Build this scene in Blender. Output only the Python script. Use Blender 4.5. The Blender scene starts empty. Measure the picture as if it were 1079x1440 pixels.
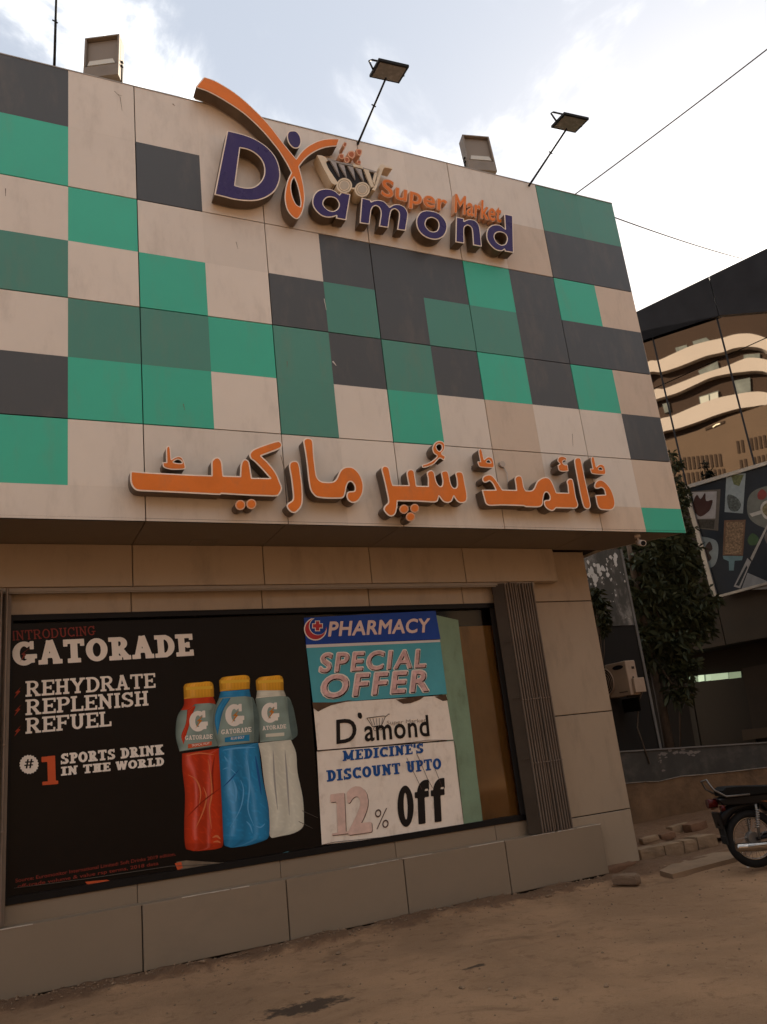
import bpy, math, random
import numpy as np
from mathutils import Vector, Matrix, noise as mnoise
from mathutils.geometry import tessellate_polygon
random.seed(7)
scene = bpy.context.scene
COL = scene.collection

# ---------------------------------------------------------------- camera
F_PX, CX, CY = 1150.8443730583222, 539.5, 720.0          # focal length in pixels of a 1079 x 1440 picture
RC = np.array([[0.90035699, -0.42109176, -0.10972242],
               [0.0273606, 0.30643006, -0.95149988],
               [0.43429101, 0.8536875, 0.28741777]])      # right, down, forward
CAM = np.array([-1.21924, -6.88946, 1.44252])
cd = bpy.data.cameras.new('camera'); cam = bpy.data.objects.new('camera', cd); COL.objects.link(cam)
cd.sensor_fit = 'VERTICAL'; cd.sensor_height = 24.0; cd.sensor_width = 18.0
cd.lens = 24.0 * F_PX / 1440.0
cd.clip_start = 0.05; cd.clip_end = 3000
mw = Matrix.Identity(4)
for i in range(3):
    mw[i][0] = RC[0][i]; mw[i][1] = -RC[1][i]; mw[i][2] = -RC[2][i]; mw[i][3] = CAM[i]
cam.matrix_world = mw
scene.camera = cam

# ---------------------------------------------------------------- sky, sun, exposure
SUN_HEAD, SUN_ELEV = math.radians(55), math.radians(27)   # heading measured from +Y towards +X
world = bpy.data.worlds.new('World'); scene.world = world; world.use_nodes = True
wn, wl = world.node_tree.nodes, world.node_tree.links
wn.clear()
w_out = wn.new('ShaderNodeOutputWorld'); w_bg = wn.new('ShaderNodeBackground')
w_sky = wn.new('ShaderNodeTexSky'); w_sky.sky_type = 'NISHITA'; w_sky.sun_disc = False
w_sky.sun_elevation = SUN_ELEV; w_sky.sun_rotation = SUN_HEAD
w_sky.air_density = 1.0; w_sky.dust_density = 2.0; w_sky.ozone_density = 1.0
w_bg.inputs['Strength'].default_value = 0.12
w_tc = wn.new('ShaderNodeTexCoord')
w_map = wn.new('ShaderNodeMapping'); w_map.inputs['Scale'].default_value = (1.0, 1.0, 1.7)
w_n1 = wn.new('ShaderNodeTexNoise'); w_n1.inputs['Scale'].default_value = 3.8; w_n1.inputs['Detail'].default_value = 9; w_n1.inputs['Roughness'].default_value = .58
w_n1.inputs['Distortion'].default_value = .35
w_map.inputs['Location'].default_value = (12.4, 18.81, 10.14)
w_dot = wn.new('ShaderNodeVectorMath'); w_dot.operation = 'DOT_PRODUCT'
sdir = Vector((math.sin(SUN_HEAD) * math.cos(SUN_ELEV), math.cos(SUN_HEAD) * math.cos(SUN_ELEV), math.sin(SUN_ELEV)))
w_dot.inputs[1].default_value = sdir
w_nrm = wn.new('ShaderNodeVectorMath'); w_nrm.operation = 'NORMALIZE'
w_add = wn.new('ShaderNodeMath'); w_add.operation = 'MULTIPLY_ADD'; w_add.inputs[1].default_value = .065; 
w_ramp = wn.new('ShaderNodeMapRange'); w_ramp.interpolation_type = 'SMOOTHSTEP'
w_ramp.inputs['From Min'].default_value = .445; w_ramp.inputs['From Max'].default_value = .92
# thin high haze over the whole sky, then cloud
w_haze = wn.new('ShaderNodeMix'); w_haze.data_type = 'RGBA'; w_haze.inputs['Factor'].default_value = .972
w_haze.inputs[7].default_value = (.46, .50, .565, 1)
w_cloud = wn.new('ShaderNodeMix'); w_cloud.data_type = 'RGBA'
w_cloud.inputs[7].default_value = (12.0, 11.2, 9.9, 1)
wl.new(w_tc.outputs['Generated'], w_nrm.inputs[0]); wl.new(w_nrm.outputs[0], w_dot.inputs[0])
wl.new(w_tc.outputs['Generated'], w_map.inputs[0]); wl.new(w_map.outputs[0], w_n1.inputs['Vector'])
wl.new(w_dot.outputs['Value'], w_add.inputs[0]); wl.new(w_n1.outputs['Fac'], w_add.inputs[2])
wl.new(w_add.outputs[0], w_ramp.inputs['Value'])
wl.new(w_sky.outputs[0], w_haze.inputs[6]); wl.new(w_haze.outputs[2], w_cloud.inputs[6])
w_pow = wn.new('ShaderNodeMath'); w_pow.operation = 'POWER'; w_pow.inputs[1].default_value = 1.8
wl.new(w_ramp.outputs[0], w_pow.inputs[0]); wl.new(w_pow.outputs[0], w_cloud.inputs['Factor'])
wl.new(w_cloud.outputs[2], w_bg.inputs['Color']); wl.new(w_bg.outputs[0], w_out.inputs[0])

sl = bpy.data.lights.new('sun', 'SUN'); sun = bpy.data.objects.new('sun', sl); COL.objects.link(sun)
sl.energy = 2.0; sl.angle = math.radians(.5); sl.color = (1.0, .86, .68)
sun.rotation_euler = sdir.to_track_quat('Z', 'Y').to_euler()
scene.view_settings.view_transform = 'Standard'; scene.view_settings.look = 'None'
scene.view_settings.exposure = 3.34; scene.view_settings.gamma = 1.0; scene.view_settings.use_curve_mapping = False
scene.render.engine = 'CYCLES'

# ---------------------------------------------------------------- projection helpers (where a sight line meets a real plane)
def ray(x, y): return RC.T @ np.array([(x - CX) / F_PX, (y - CY) / F_PX, 1.0])
def hit(x, y, n, c):
    n = np.array(n, float); d = ray(x, y); return CAM + d * ((c - CAM @ n) / (d @ n))
def onY(x, y, Y): p = hit(x, y, (0, 1, 0), Y); return (float(p[0]), float(p[2]))
def onZ(x, y, Z): p = hit(x, y, (0, 0, 1), Z); return (float(p[0]), float(p[1]))

# ---------------------------------------------------------------- materials
MATS = {}
def mat(name, col, rough=.6, var=.0, scale=3.0, bump=.0, bscale=40.0, metal=0.0, spec=.16, dirt=None, dirt_amt=.0, dirt_scale=(1, 1, 1), objvar=0.0, coat=0.0):
    if name in MATS: return MATS[name]
    m = bpy.data.materials.new(name); m.use_nodes = True; n, l = m.node_tree.nodes, m.node_tree.links
    b = n['Principled BSDF']; b.inputs['Base Color'].default_value = (*col, 1); b.inputs['Roughness'].default_value = rough
    b.inputs['Metallic'].default_value = metal; b.inputs['Specular IOR Level'].default_value = spec
    if coat: b.inputs['Coat Weight'].default_value = coat; b.inputs['Coat Roughness'].default_value = .08
    tc = n.new('ShaderNodeTexCoord'); cur = None
    if var or dirt_amt or objvar:
        nz = n.new('ShaderNodeTexNoise'); nz.inputs['Scale'].default_value = scale; nz.inputs['Detail'].default_value = 8; nz.inputs['Roughness'].default_value = .62
        l.new(tc.outputs['Object'], nz.inputs['Vector'])
        mr = n.new('ShaderNodeMapRange'); mr.inputs['From Min'].default_value = .25; mr.inputs['From Max'].default_value = .75
        mr.inputs['To Min'].default_value = 1 - var; mr.inputs['To Max'].default_value = 1 + var
        l.new(nz.outputs['Fac'], mr.inputs['Value'])
        vm = n.new('ShaderNodeVectorMath'); vm.operation = 'SCALE'; vm.inputs[0].default_value = col
        l.new(mr.outputs[0], vm.inputs['Scale']); cur = vm.outputs[0]
        if objvar:
            oi = n.new('ShaderNodeObjectInfo'); mo = n.new('ShaderNodeMapRange'); mo.inputs['To Min'].default_value = 1 - objvar; mo.inputs['To Max'].default_value = 1 + objvar
            l.new(oi.outputs['Random'], mo.inputs['Value']); v2 = n.new('ShaderNodeVectorMath'); v2.operation = 'SCALE'
            l.new(cur, v2.inputs[0]); l.new(mo.outputs[0], v2.inputs['Scale']); cur = v2.outputs[0]
        if dirt_amt:
            mp = n.new('ShaderNodeMapping'); mp.inputs['Scale'].default_value = dirt_scale; l.new(tc.outputs['Object'], mp.inputs[0])
            dn = n.new('ShaderNodeTexNoise'); dn.inputs['Scale'].default_value = 1.0; dn.inputs['Detail'].default_value = 10; dn.inputs['Roughness'].default_value = .68
            l.new(mp.outputs[0], dn.inputs['Vector'])
            dr = n.new('ShaderNodeMapRange'); dr.interpolation_type = 'SMOOTHSTEP'; dr.inputs['From Min'].default_value = .47; dr.inputs['From Max'].default_value = .74; dr.inputs['To Max'].default_value = dirt_amt
            l.new(dn.outputs['Fac'], dr.inputs['Value'])
            mx = n.new('ShaderNodeMix'); mx.data_type = 'RGBA'; l.new(dr.outputs[0], mx.inputs['Factor']); l.new(cur, mx.inputs[6]); mx.inputs[7].default_value = (*dirt, 1)
            cur = mx.outputs[2]
        l.new(cur, b.inputs['Base Color'])
        rr = n.new('ShaderNodeMapRange'); rr.inputs['To Min'].default_value = max(rough - .1, 0.02); rr.inputs['To Max'].default_value = min(rough + .12, 1)
        l.new(nz.outputs['Fac'], rr.inputs['Value']); l.new(rr.outputs[0], b.inputs['Roughness'])
    if bump:
        bn = n.new('ShaderNodeTexNoise'); bn.inputs['Scale'].default_value = bscale; bn.inputs['Detail'].default_value = 7; bn.inputs['Roughness'].default_value = .6
        l.new(tc.outputs['Object'], bn.inputs['Vector'])
        bp = n.new('ShaderNodeBump'); bp.inputs['Strength'].default_value = min(bump, 1); bp.inputs['Distance'].default_value = .02 if bump <= 1 else .02 * bump
        l.new(bn.outputs['Fac'], bp.inputs['Height']); l.new(bp.outputs[0], b.inputs['Normal'])
    MATS[name] = m; return m

DUST = (.20, .14, .09)
ACP = dict(spec=.38, rough=.40, var=.045, scale=1.7, dirt=(.20, .15, .105), dirt_amt=.22, dirt_scale=(5, 5, 1.6), objvar=.05, bump=.10, bscale=1.3)
PW = mat('clad_beige', (.64, .56, .47), **ACP)
PT = mat('clad_tan', (.56, .44, .33), **ACP)
PK = mat('clad_charcoal', (.062, .061, .059), **{**ACP, 'dirt_amt': .22})
PG = mat('clad_green', (.040, .405, .265), **{**ACP, 'dirt_amt': .16})
PD = mat('clad_teal', (.064, .225, .165), **{**ACP, 'dirt_amt': .18})
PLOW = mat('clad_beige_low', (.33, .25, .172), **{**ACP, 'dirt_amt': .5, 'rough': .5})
PLIN = mat('clad_grey_beige', (.225, .168, .114), **{**ACP, 'dirt_amt': .65, 'rough': .5, 'dirt_scale': (1.6, 1.6, 2.8)})
JOINT = mat('joint_dark', (.03, .025, .022), .9)
BLACKM = mat('black_metal', (.008, .007, .007), .45, var=.2, scale=6)
GREYM = mat('grey_metal', (.16, .145, .13), .5, var=.15, scale=5, dirt=DUST, dirt_amt=.4, dirt_scale=(5, 5, 5))
BRONZE = mat('letter_bronze', (.13, .095, .07), .42, var=.15, scale=4, metal=.25, dirt=(.2, .16, .12), dirt_amt=.5, dirt_scale=(3, 3, 3))
SPACER = mat('letter_spacer', (.30, .26, .22), .5, var=.1)
TRIM = mat('letter_trim', (.80, .68, .56), .4, var=.08, scale=8)
PURPLE = mat('letter_purple', (.038, .022, .10), .28, var=.12, scale=5, dirt=(.16, .12, .12), dirt_amt=.16, dirt_scale=(6, 6, 2))
ORANGE = mat('letter_orange', (.68, .175, .024), .4, var=.10, scale=4, dirt=(.3, .14, .07), dirt_amt=.4, dirt_scale=(4, 4, 2))
CREAM = mat('cart_cream', (.66, .55, .40), .4, var=.1, scale=8)

# ---------------------------------------------------------------- mesh helpers
class MB:
    def __init__(s): s.v = []; s.f = []; s.m = []; s.sm = []
    def quad(s, a, b, c, d, m=0):
        k = len(s.v); s.v += [tuple(a), tuple(b), tuple(c), tuple(d)]; s.f.append((k, k + 1, k + 2, k + 3)); s.m.append(m); s.sm.append(False)
    def face(s, pts, m=0):
        k = len(s.v); s.v += [tuple(p) for p in pts]; s.f.append(tuple(range(k, k + len(pts)))); s.m.append(m); s.sm.append(False)
    def box(s, x0, x1, y0, y1, z0, z1, m=0, M=None):
        k = len(s.v); P = [(x0, y0, z0), (x1, y0, z0), (x1, y1, z0), (x0, y1, z0), (x0, y0, z1), (x1, y0, z1), (x1, y1, z1), (x0, y1, z1)]
        if M is not None: P = [tuple(M @ Vector(p)) for p in P]
        s.v += P
        for f in ((0, 3, 2, 1), (4, 5, 6, 7), (0, 1, 5, 4), (1, 2, 6, 5), (2, 3, 7, 6), (3, 0, 4, 7)): s.f.append(tuple(k + i for i in f)); s.m.append(m); s.sm.append(False)
    def hexa(s, P, m=0):
        k = len(s.v); s.v += [tuple(p) for p in P]
        for f in ((0, 3, 2, 1), (4, 5, 6, 7), (0, 1, 5, 4), (1, 2, 6, 5), (2, 3, 7, 6), (3, 0, 4, 7)): s.f.append(tuple(k + i for i in f)); s.m.append(m); s.sm.append(False)
    def tube(s, pts, r, n=8, m=0, caps=True, closed=False):
        pts = [Vector(p) for p in pts]; N = len(pts); base = len(s.v); up = None
        for i, p in enumerate(pts):
            if closed: t = pts[(i + 1) % N] - pts[i - 1]
            else: t = (pts[min(i + 1, N - 1)] - pts[max(i - 1, 0)])
            t.normalize()
            if up is None: up = t.orthogonal().normalized()
            up = (up - t * up.dot(t)); up = up.normalized() if up.length > 1e-6 else t.orthogonal().normalized()
            sd = t.cross(up); rr = r[i] if isinstance(r, (list, tuple)) else r
            for k in range(n):
                a = 2 * math.pi * k / n; s.v.append(tuple(p + (up * math.cos(a) + sd * math.sin(a)) * rr))
        for i in range(N if closed else N - 1):
            for k in range(n):
                a = base + i * n + k; b = base + i * n + (k + 1) % n; j = (i + 1) % N
                s.f.append((a, b, base + j * n + (k + 1) % n, base + j * n + k)); s.m.append(m); s.sm.append(True)
        if caps and not closed:
            s.f.append(tuple(base + k for k in range(n - 1, -1, -1))); s.m.append(m); s.sm.append(False)
            s.f.append(tuple(base + (N - 1) * n + k for k in range(n))); s.m.append(m); s.sm.append(False)
    def prism(s, loops, fn, d0, d1, m=0, ms=None, back=True):
        """loops: [[(a,b)..]..] outer + holes; fn(a,b,d) -> 3D"""
        fl = [p for L in loops for p in L]
        tri = tessellate_polygon([[Vector((p[0], p[1], 0)) for p in L] for L in loops])
        k = len(s.v); n = len(fl); s.v += [tuple(fn(p[0], p[1], d1)) for p in fl]
        for t in tri: s.f.append(tuple(k + i for i in t)); s.m.append(m); s.sm.append(False)
        if d0 != d1:
            s.v += [tuple(fn(p[0], p[1], d0)) for p in fl]; o = 0
            if back:
                for t in tri: s.f.append(tuple(k + n + i for i in reversed(t))); s.m.append(m if ms is None else ms); s.sm.append(False)
            for L in loops:
                q = len(L)
                for i in range(q):
                    a = k + o + i; b = k + o + (i + 1) % q
                    s.f.append((a, b, b + n, a + n)); s.m.append(m if ms is None else ms); s.sm.append(False)
                o += q
    def build(s, name, mats, parent=None, bevel=0, recalc=True):
        me = bpy.data.meshes.new(name); off = Vector((0, 0, 0))
        if parent is not None: off = world_loc(parent)
        me.from_pydata([tuple(Vector(v) - off) for v in s.v] if off.length else s.v, [], s.f)
        if not isinstance(mats, (list, tuple)): mats = [mats]
        for mm in mats: me.materials.append(mm)
        me.polygons.foreach_set('material_index', s.m); me.polygons.foreach_set('use_smooth', s.sm); me.update()
        if recalc:
            import bmesh
            bm = bmesh.new(); bm.from_mesh(me); bmesh.ops.recalc_face_normals(bm, faces=bm.faces); bm.to_mesh(me); bm.free()
        o = bpy.data.objects.new(name, me); COL.objects.link(o)
        if parent is not None: o.parent = parent
        if bevel:
            b = o.modifiers.new('bevel', 'BEVEL'); b.width = bevel; b.segments = 2; b.limit_method = 'ANGLE'
        return o
LOCS = {}
def world_loc(o): return LOCS.get(o.name, Vector((0, 0, 0)))
def thing(name, loc, label, cat, group=None):
    o = bpy.data.objects.new(name, None); COL.objects.link(o); o.location = loc; o.empty_display_size = .2
    LOCS[o.name] = Vector(loc); return tag(o, label, cat, group)
def tag(o, label, cat, group=None):
    o['label'] = label; o['category'] = cat
    if group: o['group'] = group
    return o
def struct(o): o['kind'] = 'structure'; return o
_b = MB.build
def _build(s, name, mats, parent=None, **k):
    o = _b(s, name, mats, parent, **k)
    if parent is not None: LOCS[o.name] = world_loc(parent)
    return o
MB.build = _build

# ---------------------------------------------------------------- outlines
def smooth(pts, closed=True, sub=6):
    """Catmull-Rom through points; a point with a third element is a sharp corner"""
    n = len(pts); out = []
    P = [np.array(p[:2], float) for p in pts]; cn = [len(p) > 2 for p in pts]
    rng = range(n if closed else n - 1)
    for i in rng:
        a, b = P[i], P[(i + 1) % n]
        p0 = P[i - 1] if (closed or i > 0) else a; p3 = P[(i + 2) % n] if (closed or i + 2 < n) else b
        ta = (b - p0) / 2 if not cn[i] else (b - a); tb = (p3 - a) / 2 if not cn[(i + 1) % n] else (b - a)
        L = np.linalg.norm(b - a)
        for t_ in (ta, tb):
            q = np.linalg.norm(t_)
            if q > 1.2 * L: t_ *= 1.2 * L / q
        if cn[i] and cn[(i + 1) % n]: out.append(tuple(a)); continue
        for k in range(sub):
            t = k / sub; h00 = 2 * t**3 - 3 * t**2 + 1; h10 = t**3 - 2 * t**2 + t; h01 = -2 * t**3 + 3 * t**2; h11 = t**3 - t**2
            out.append(tuple(h00 * a + h10 * ta + h01 * b + h11 * tb))
    if not closed: out.append(tuple(P[-1]))
    return out
def sdf_polys(X, Z, loops):
    """signed distance to even-odd region of loops, negative inside"""
    d2 = np.full(X.shape, 1e9); ins = np.zeros(X.shape, bool)
    for L in loops:
        A = np.array(L); B = np.roll(A, -1, 0)
        for (ax, ay), (bx, by) in zip(A, B):
            ex, ey = bx - ax, by - ay; l2 = ex * ex + ey * ey
            if l2 < 1e-14: continue
            t = np.clip(((X - ax) * ex + (Z - ay) * ey) / l2, 0, 1)
            d2 = np.minimum(d2, (X - ax - t * ex)**2 + (Z - ay - t * ey)**2)
            if ay != by:
                c = (ay > Z) != (by > Z); ins ^= c & (X < (bx - ax) * (Z - ay) / (by - ay) + ax)
    d = np.sqrt(d2); return np.where(ins, -d, d)
def march(Fd, x0, z0, h, lev):
    G = Fd - lev; G = np.where(np.abs(G) < 1e-9, 1e-9, G); ny, nx = G.shape; seg = {}
    def pe(i, j, k):
        if k == 0: t = G[j, i] / (G[j, i] - G[j, i + 1]); return (x0 + (i + t) * h, z0 + j * h)
        t = G[j, i] / (G[j, i] - G[j + 1, i]); return (x0 + i * h, z0 + (j + t) * h)
    S = G < 0; mix = S[:-1, :-1].astype(int) + S[:-1, 1:] + S[1:, 1:] + S[1:, :-1]
    nxt = {}
    for j, i in zip(*np.where((mix > 0) & (mix < 4))):
        a, b, c, d = S[j, i], S[j, i + 1], S[j + 1, i + 1], S[j + 1, i]
        e = [((i, j, 0), a, b), ((i + 1, j, 1), b, c), ((i, j + 1, 0), c, d), ((i, j, 1), d, a)]
        outs = [q[0] for q in e if q[1] and not q[2]]; inn = [q[0] for q in e if not q[1] and q[2]]
        if len(outs) == 1: nxt[outs[0]] = inn[0]
        else:
            order = [q[0] for q in e]
            for o in outs: nxt[o] = order[(order.index(o) + 1) % 4] if order[(order.index(o) + 1) % 4] in inn else order[(order.index(o) - 1) % 4]
    loops = []; seen = set()
    for st in list(nxt):
        if st in seen: continue
        L = []; c = st
        while c not in seen and c in nxt: seen.add(c); L.append(pe(*c)); c = nxt[c]
        if len(L) > 5: loops.append(L)
    return loops
def simplify(L, eps):
    n = len(L)
    if n < 8: return L
    A = np.array(L); k = int(np.argmax(((A - A[0])**2).sum(1)))
    def dp(i, j):
        if j - i < 2: return []
        p, q = A[i % n], A[j % n]; d = q - p; l = np.hypot(*d)
        idx = np.arange(i + 1, j); Q = A[idx % n]
        dist = np.abs(d[0] * (Q[:, 1] - p[1]) - d[1] * (Q[:, 0] - p[0])) / l if l > 1e-12 else np.hypot(*(Q - p).T)
        m = int(np.argmax(dist))
        if dist[m] < eps: return []
        m = i + 1 + m; return dp(i, m) + [m] + dp(m, j)
    ids = [0] + dp(0, k) + [k] + dp(k, n)
    return [tuple(A[i % n]) for i in ids]
def area(L):
    A = np.array(L); B = np.roll(A, -1, 0); return .5 * float((A[:, 0] * B[:, 1] - B[:, 0] * A[:, 1]).sum())
def inside(p, L):
    r = False
    for i in range(len(L)):
        (ax, ay), (bx, by) = L[i], L[i - 1]
        if (ay > p[1]) != (by > p[1]) and p[0] < (bx - ax) * (p[1] - ay) / (by - ay) + ax: r = not r
    return r
def regions(loops):
    """group contour loops into [outer, holes...]"""
    loops = sorted(loops, key=lambda L: -abs(area(L))); out = []
    dep = [sum(inside(L[0], M) for M in loops[:i]) for i, L in enumerate(loops)]
    for i, L in enumerate(loops):
        if dep[i] % 2 == 0: out.append([L, i])
        else:
            par = [o for o in out if inside(L[0], o[0])]
            if par: par[-1].append(L)
    return [[o[0]] + o[2:] for o in out]
def offset_regions(loops, levels, n=130, pad=.03):
    A = np.array([p for L in loops for p in L]); lo = A.min(0) - pad; hi = A.max(0) + pad
    h = max(hi - lo) / n; X, Z = np.meshgrid(np.arange(lo[0], hi[0] + h, h), np.arange(lo[1], hi[1] + h, h))
    D = sdf_polys(X, Z, loops)
    return [regions([simplify(L, h * .12) for L in march(D, lo[0], lo[1], h, lv)]) for lv in levels]

# ---------------------------------------------------------------- slab-serif lettering (union of strokes)
def _rect(x0, y0, x1, y1): return [(x0, y0), (x1, y0), (x1, y1), (x0, y1)]
def _ln(x0, y0, x1, y1, w):
    dx, dy = x1 - x0, y1 - y0; l = math.hypot(dx, dy); nx, ny = -dy / l * w / 2, dx / l * w / 2
    return [(x0 + nx, y0 + ny), (x0 - nx, y0 - ny), (x1 - nx, y1 - ny), (x1 + nx, y1 + ny)]
def _arc(cx, cy, rx, ry, a0, a1, w, n=18):
    o = []; i_ = []
    for k in range(n + 1):
        a = math.radians(a0 + (a1 - a0) * k / n); c, s_ = math.cos(a), math.sin(a)
        o.append((cx + rx * c, cy + ry * s_)); i_.append((cx + (rx - w) * c, cy + (ry - w * .8) * s_))
    return o + i_[::-1]
def slab_glyph(ch, W, S):
    h = W / 2; q = W * .95
    def vs(x, y0=0, y1=1, b=True, t=True):     # vertical stem with feet
        r = [_rect(x - h, y0, x + h, y1)]
        if b: r.append(_rect(x - q, y0, x + q, y0 + S))
        if t: r.append(_rect(x - q, y1 - S, x + q, y1))
        return r
    L = q
    if ch == 'I': return vs(q), 2 * q
    if ch == 'H': x2 = .78 - q; return vs(q) + vs(x2) + [_rect(q, .5 - S / 2, x2, .5 + S / 2)], .78
    if ch == 'T': w = .76; return vs(w / 2, t=False) + [_rect(0, 1 - S, w, 1), _rect(0, .70, S * .8, 1), _rect(w - S * .8, .70, w, 1)], w
    if ch in 'EF':
        w = .70; r = vs(q, b=True, t=True) + [_rect(q, 1 - S, w, 1), _rect(w - S * .8, .72, w, 1), _rect(q, .5 - S / 2, .5, .5 + S / 2), _rect(.5 - S * .4, .37, .5 + S * .35, .63)]
        if ch == 'E': r += [_rect(q, 0, w, S), _rect(w - S * .8, 0, w, .28)]
        return r, w
    if ch == 'L': w = .68; return vs(q) + [_rect(q, 0, w, S), _rect(w - S * .8, 0, w, .32)], w
    if ch == 'D': return vs(q) + [_arc(.36, .5, .42, .5, -90, 90, W), _rect(q, 0, .38, S * .95), _rect(q, 1 - S * .95, .38, 1)], .78
    if ch == 'O': return [_arc(.40, .5, .40, .5, 0, 360, W, 36)[:37] + _arc(.40, .5, .40, .5, 0, 360, W, 36)[37:]], .80
    if ch in 'PR':
        r = vs(q) + [_arc(.42, .72, .28, .28, -90, 90, W * .95), _rect(q, 1 - S * .9, .44, 1), _rect(q, .44, .44, .44 + S * .85)]
        if ch == 'R': r += [_ln(.40, .48, .66, S * .5, W), _rect(.52, 0, .82, S)]; return r, .82
        return r, .70
    if ch == 'A': return [_ln(.18, S * .4, .40, 1, W * .8), _ln(.40, 1, .66, S * .4, W), _rect(.25, .26, .58, .26 + S), _rect(0, 0, .32, S), _rect(.50, 0, .84, S), _rect(.28, 1 - S, .5, 1)], .84
    if ch in 'GC':
        r = [_arc(.40, .5, .40, .5, 48, 318, W, 30), _rect(.60, .66, .74, 1.0)]
        if ch == 'G': r += [_rect(.56, .10, .56 + W * .8, .46), _rect(.42, .46 - S, .84, .46)]; return r, .84
        r += [_rect(.60, .02, .72, .20)]
        return r, .76
    if ch == 'Y': return [_ln(.14, 1 - S * .5, .42, .45, W), _ln(.70, 1 - S * .5, .42, .45, W * .85), _rect(.42 - h, 0, .42 + h, .5), _rect(.42 - q, 0, .42 + q, S), _rect(0, 1 - S, .32, 1), _rect(.54, 1 - S, .84, 1)], .84
    if ch == 'N': return [_rect(.10, 0, .10 + W * .8, 1), _rect(.72 - W * .8, 0, .72, 1), _ln(.16, .95, .68, .06, W), _rect(0, 0, .32, S), _rect(0, 1 - S, .26, 1), _rect(.52, 1 - S, .84, 1)], .84
    if ch == 'M': return [_rect(.10, 0, .10 + W * .8, 1), _rect(.90 - W * .8, 0, .90, 1), _ln(.16, .95, .50, .15, W), _ln(.86, .95, .50, .15, W * .85), _rect(0, 0, .34, S), _rect(0, 1 - S, .28, 1), _rect(.66, 0, 1.0, S), _rect(.72, 1 - S, 1, 1)], 1.0
    if ch == 'U': return [_arc(.40, .34, .30, .34, 180, 360, W), _rect(.10, .33, .10 + W, 1), _rect(.70 - W, .33, .70, 1), _rect(0, 1 - S, .34, 1), _rect(.48, 1 - S, .80, 1)], .80
    if ch == 'W': return [_ln(.13, 1, .32, 0, W * .95), _ln(.32, 0, .52, .95, W * .8), _ln(.52, .95, .72, 0, W * .95), _ln(.72, 0, .92, 1, W * .8), _rect(0, 1 - S, .30, 1), _rect(.38, 1 - S, .62, 1), _rect(.76, 1 - S, 1.04, 1)], 1.04
    if ch == 'K': return vs(q) + [_ln(.24, .42, .62, .94, W * .85), _ln(.34, .58, .68, .05, W), _rect(.48, 1 - S, .78, 1), _rect(.52, 0, .84, S)], .84
    if ch == 'S': return [_arc(.36, .73, .31, .27, 20, 268, W), _arc(.36, .27, .33, .27, -160, 90, W), _rect(.54, .66, .66, 1.0), _rect(.02, 0, .14, .34)], .72
    if ch == '1': return [_rect(.26, 0, .26 + W, 1), _rect(.05, 0, .53 + W * .4, S), _rect(.04, .80, .3, 1.0 - S * .1)], .56 + W * .2
    if ch == "'": return [_rect(.02, .62, .02 + W * .8, 1)], .18
    if ch == 'o': return [_arc(.27, .45, .27, .47, 0, 360, .205, 36)], .54
    if ch == 'f': return [_rect(.09, 0, .33, .80), _arc(.38, .72, .29, .28, 90, 185, .25), _rect(.36, .79, .50, 1.0), _rect(.46, .76, .50, 1.0), _rect(0, .60, .48, .74)], .50
    if ch == '#': return [_ln(.20, 0, .34, 1, W * .6), _ln(.50, 0, .64, 1, W * .6), _rect(.02, .28, .76, .28 + W * .6), _rect(.08, .62, .82, .62 + W * .6)], .84
    return [], .36
_GC = {}
def slab_regions(ch, W, S):
    k = (ch, W, S)
    if k not in _GC:
        strokes, w = slab_glyph(ch, W, S)
        if not strokes: _GC[k] = ([], w)
        else:
            h = 1 / 44.0; X, Z = np.meshgrid(np.arange(-.08, w + .09, h), np.arange(-.08, 1.09, h)); D = None
            for st in strokes:
                d = sdf_polys(X, Z, [st]); D = d if D is None else np.minimum(D, d)
            _GC[k] = (regions([simplify(L, h * .13) for L in march(D, -.08, -.08, h, 0.0)]), w)
    return _GC[k]
def slab_text(mb, s, BL, BR, TL, fn, d, W=.24, S=.17, gap=.07, m=0):
    """lay a line of slab lettering; BL/BR/TL are 2D plane points of the line's box"""
    tot = 0; items = []
    for ch in s:
        rg, w = slab_regions(ch, W, S); items.append((rg, tot)); tot += w + gap
    tot -= gap; BL, BR, TL = map(np.array, (BL, BR, TL)); ex = (BR - BL) / tot; ey = TL - BL
    for rg, x0 in items:
        for loops in rg:
            mb.prism([[tuple(BL + ex * (x0 + p[0]) + ey * p[1]) for p in L] for L in loops], fn, d, d, m)

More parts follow.
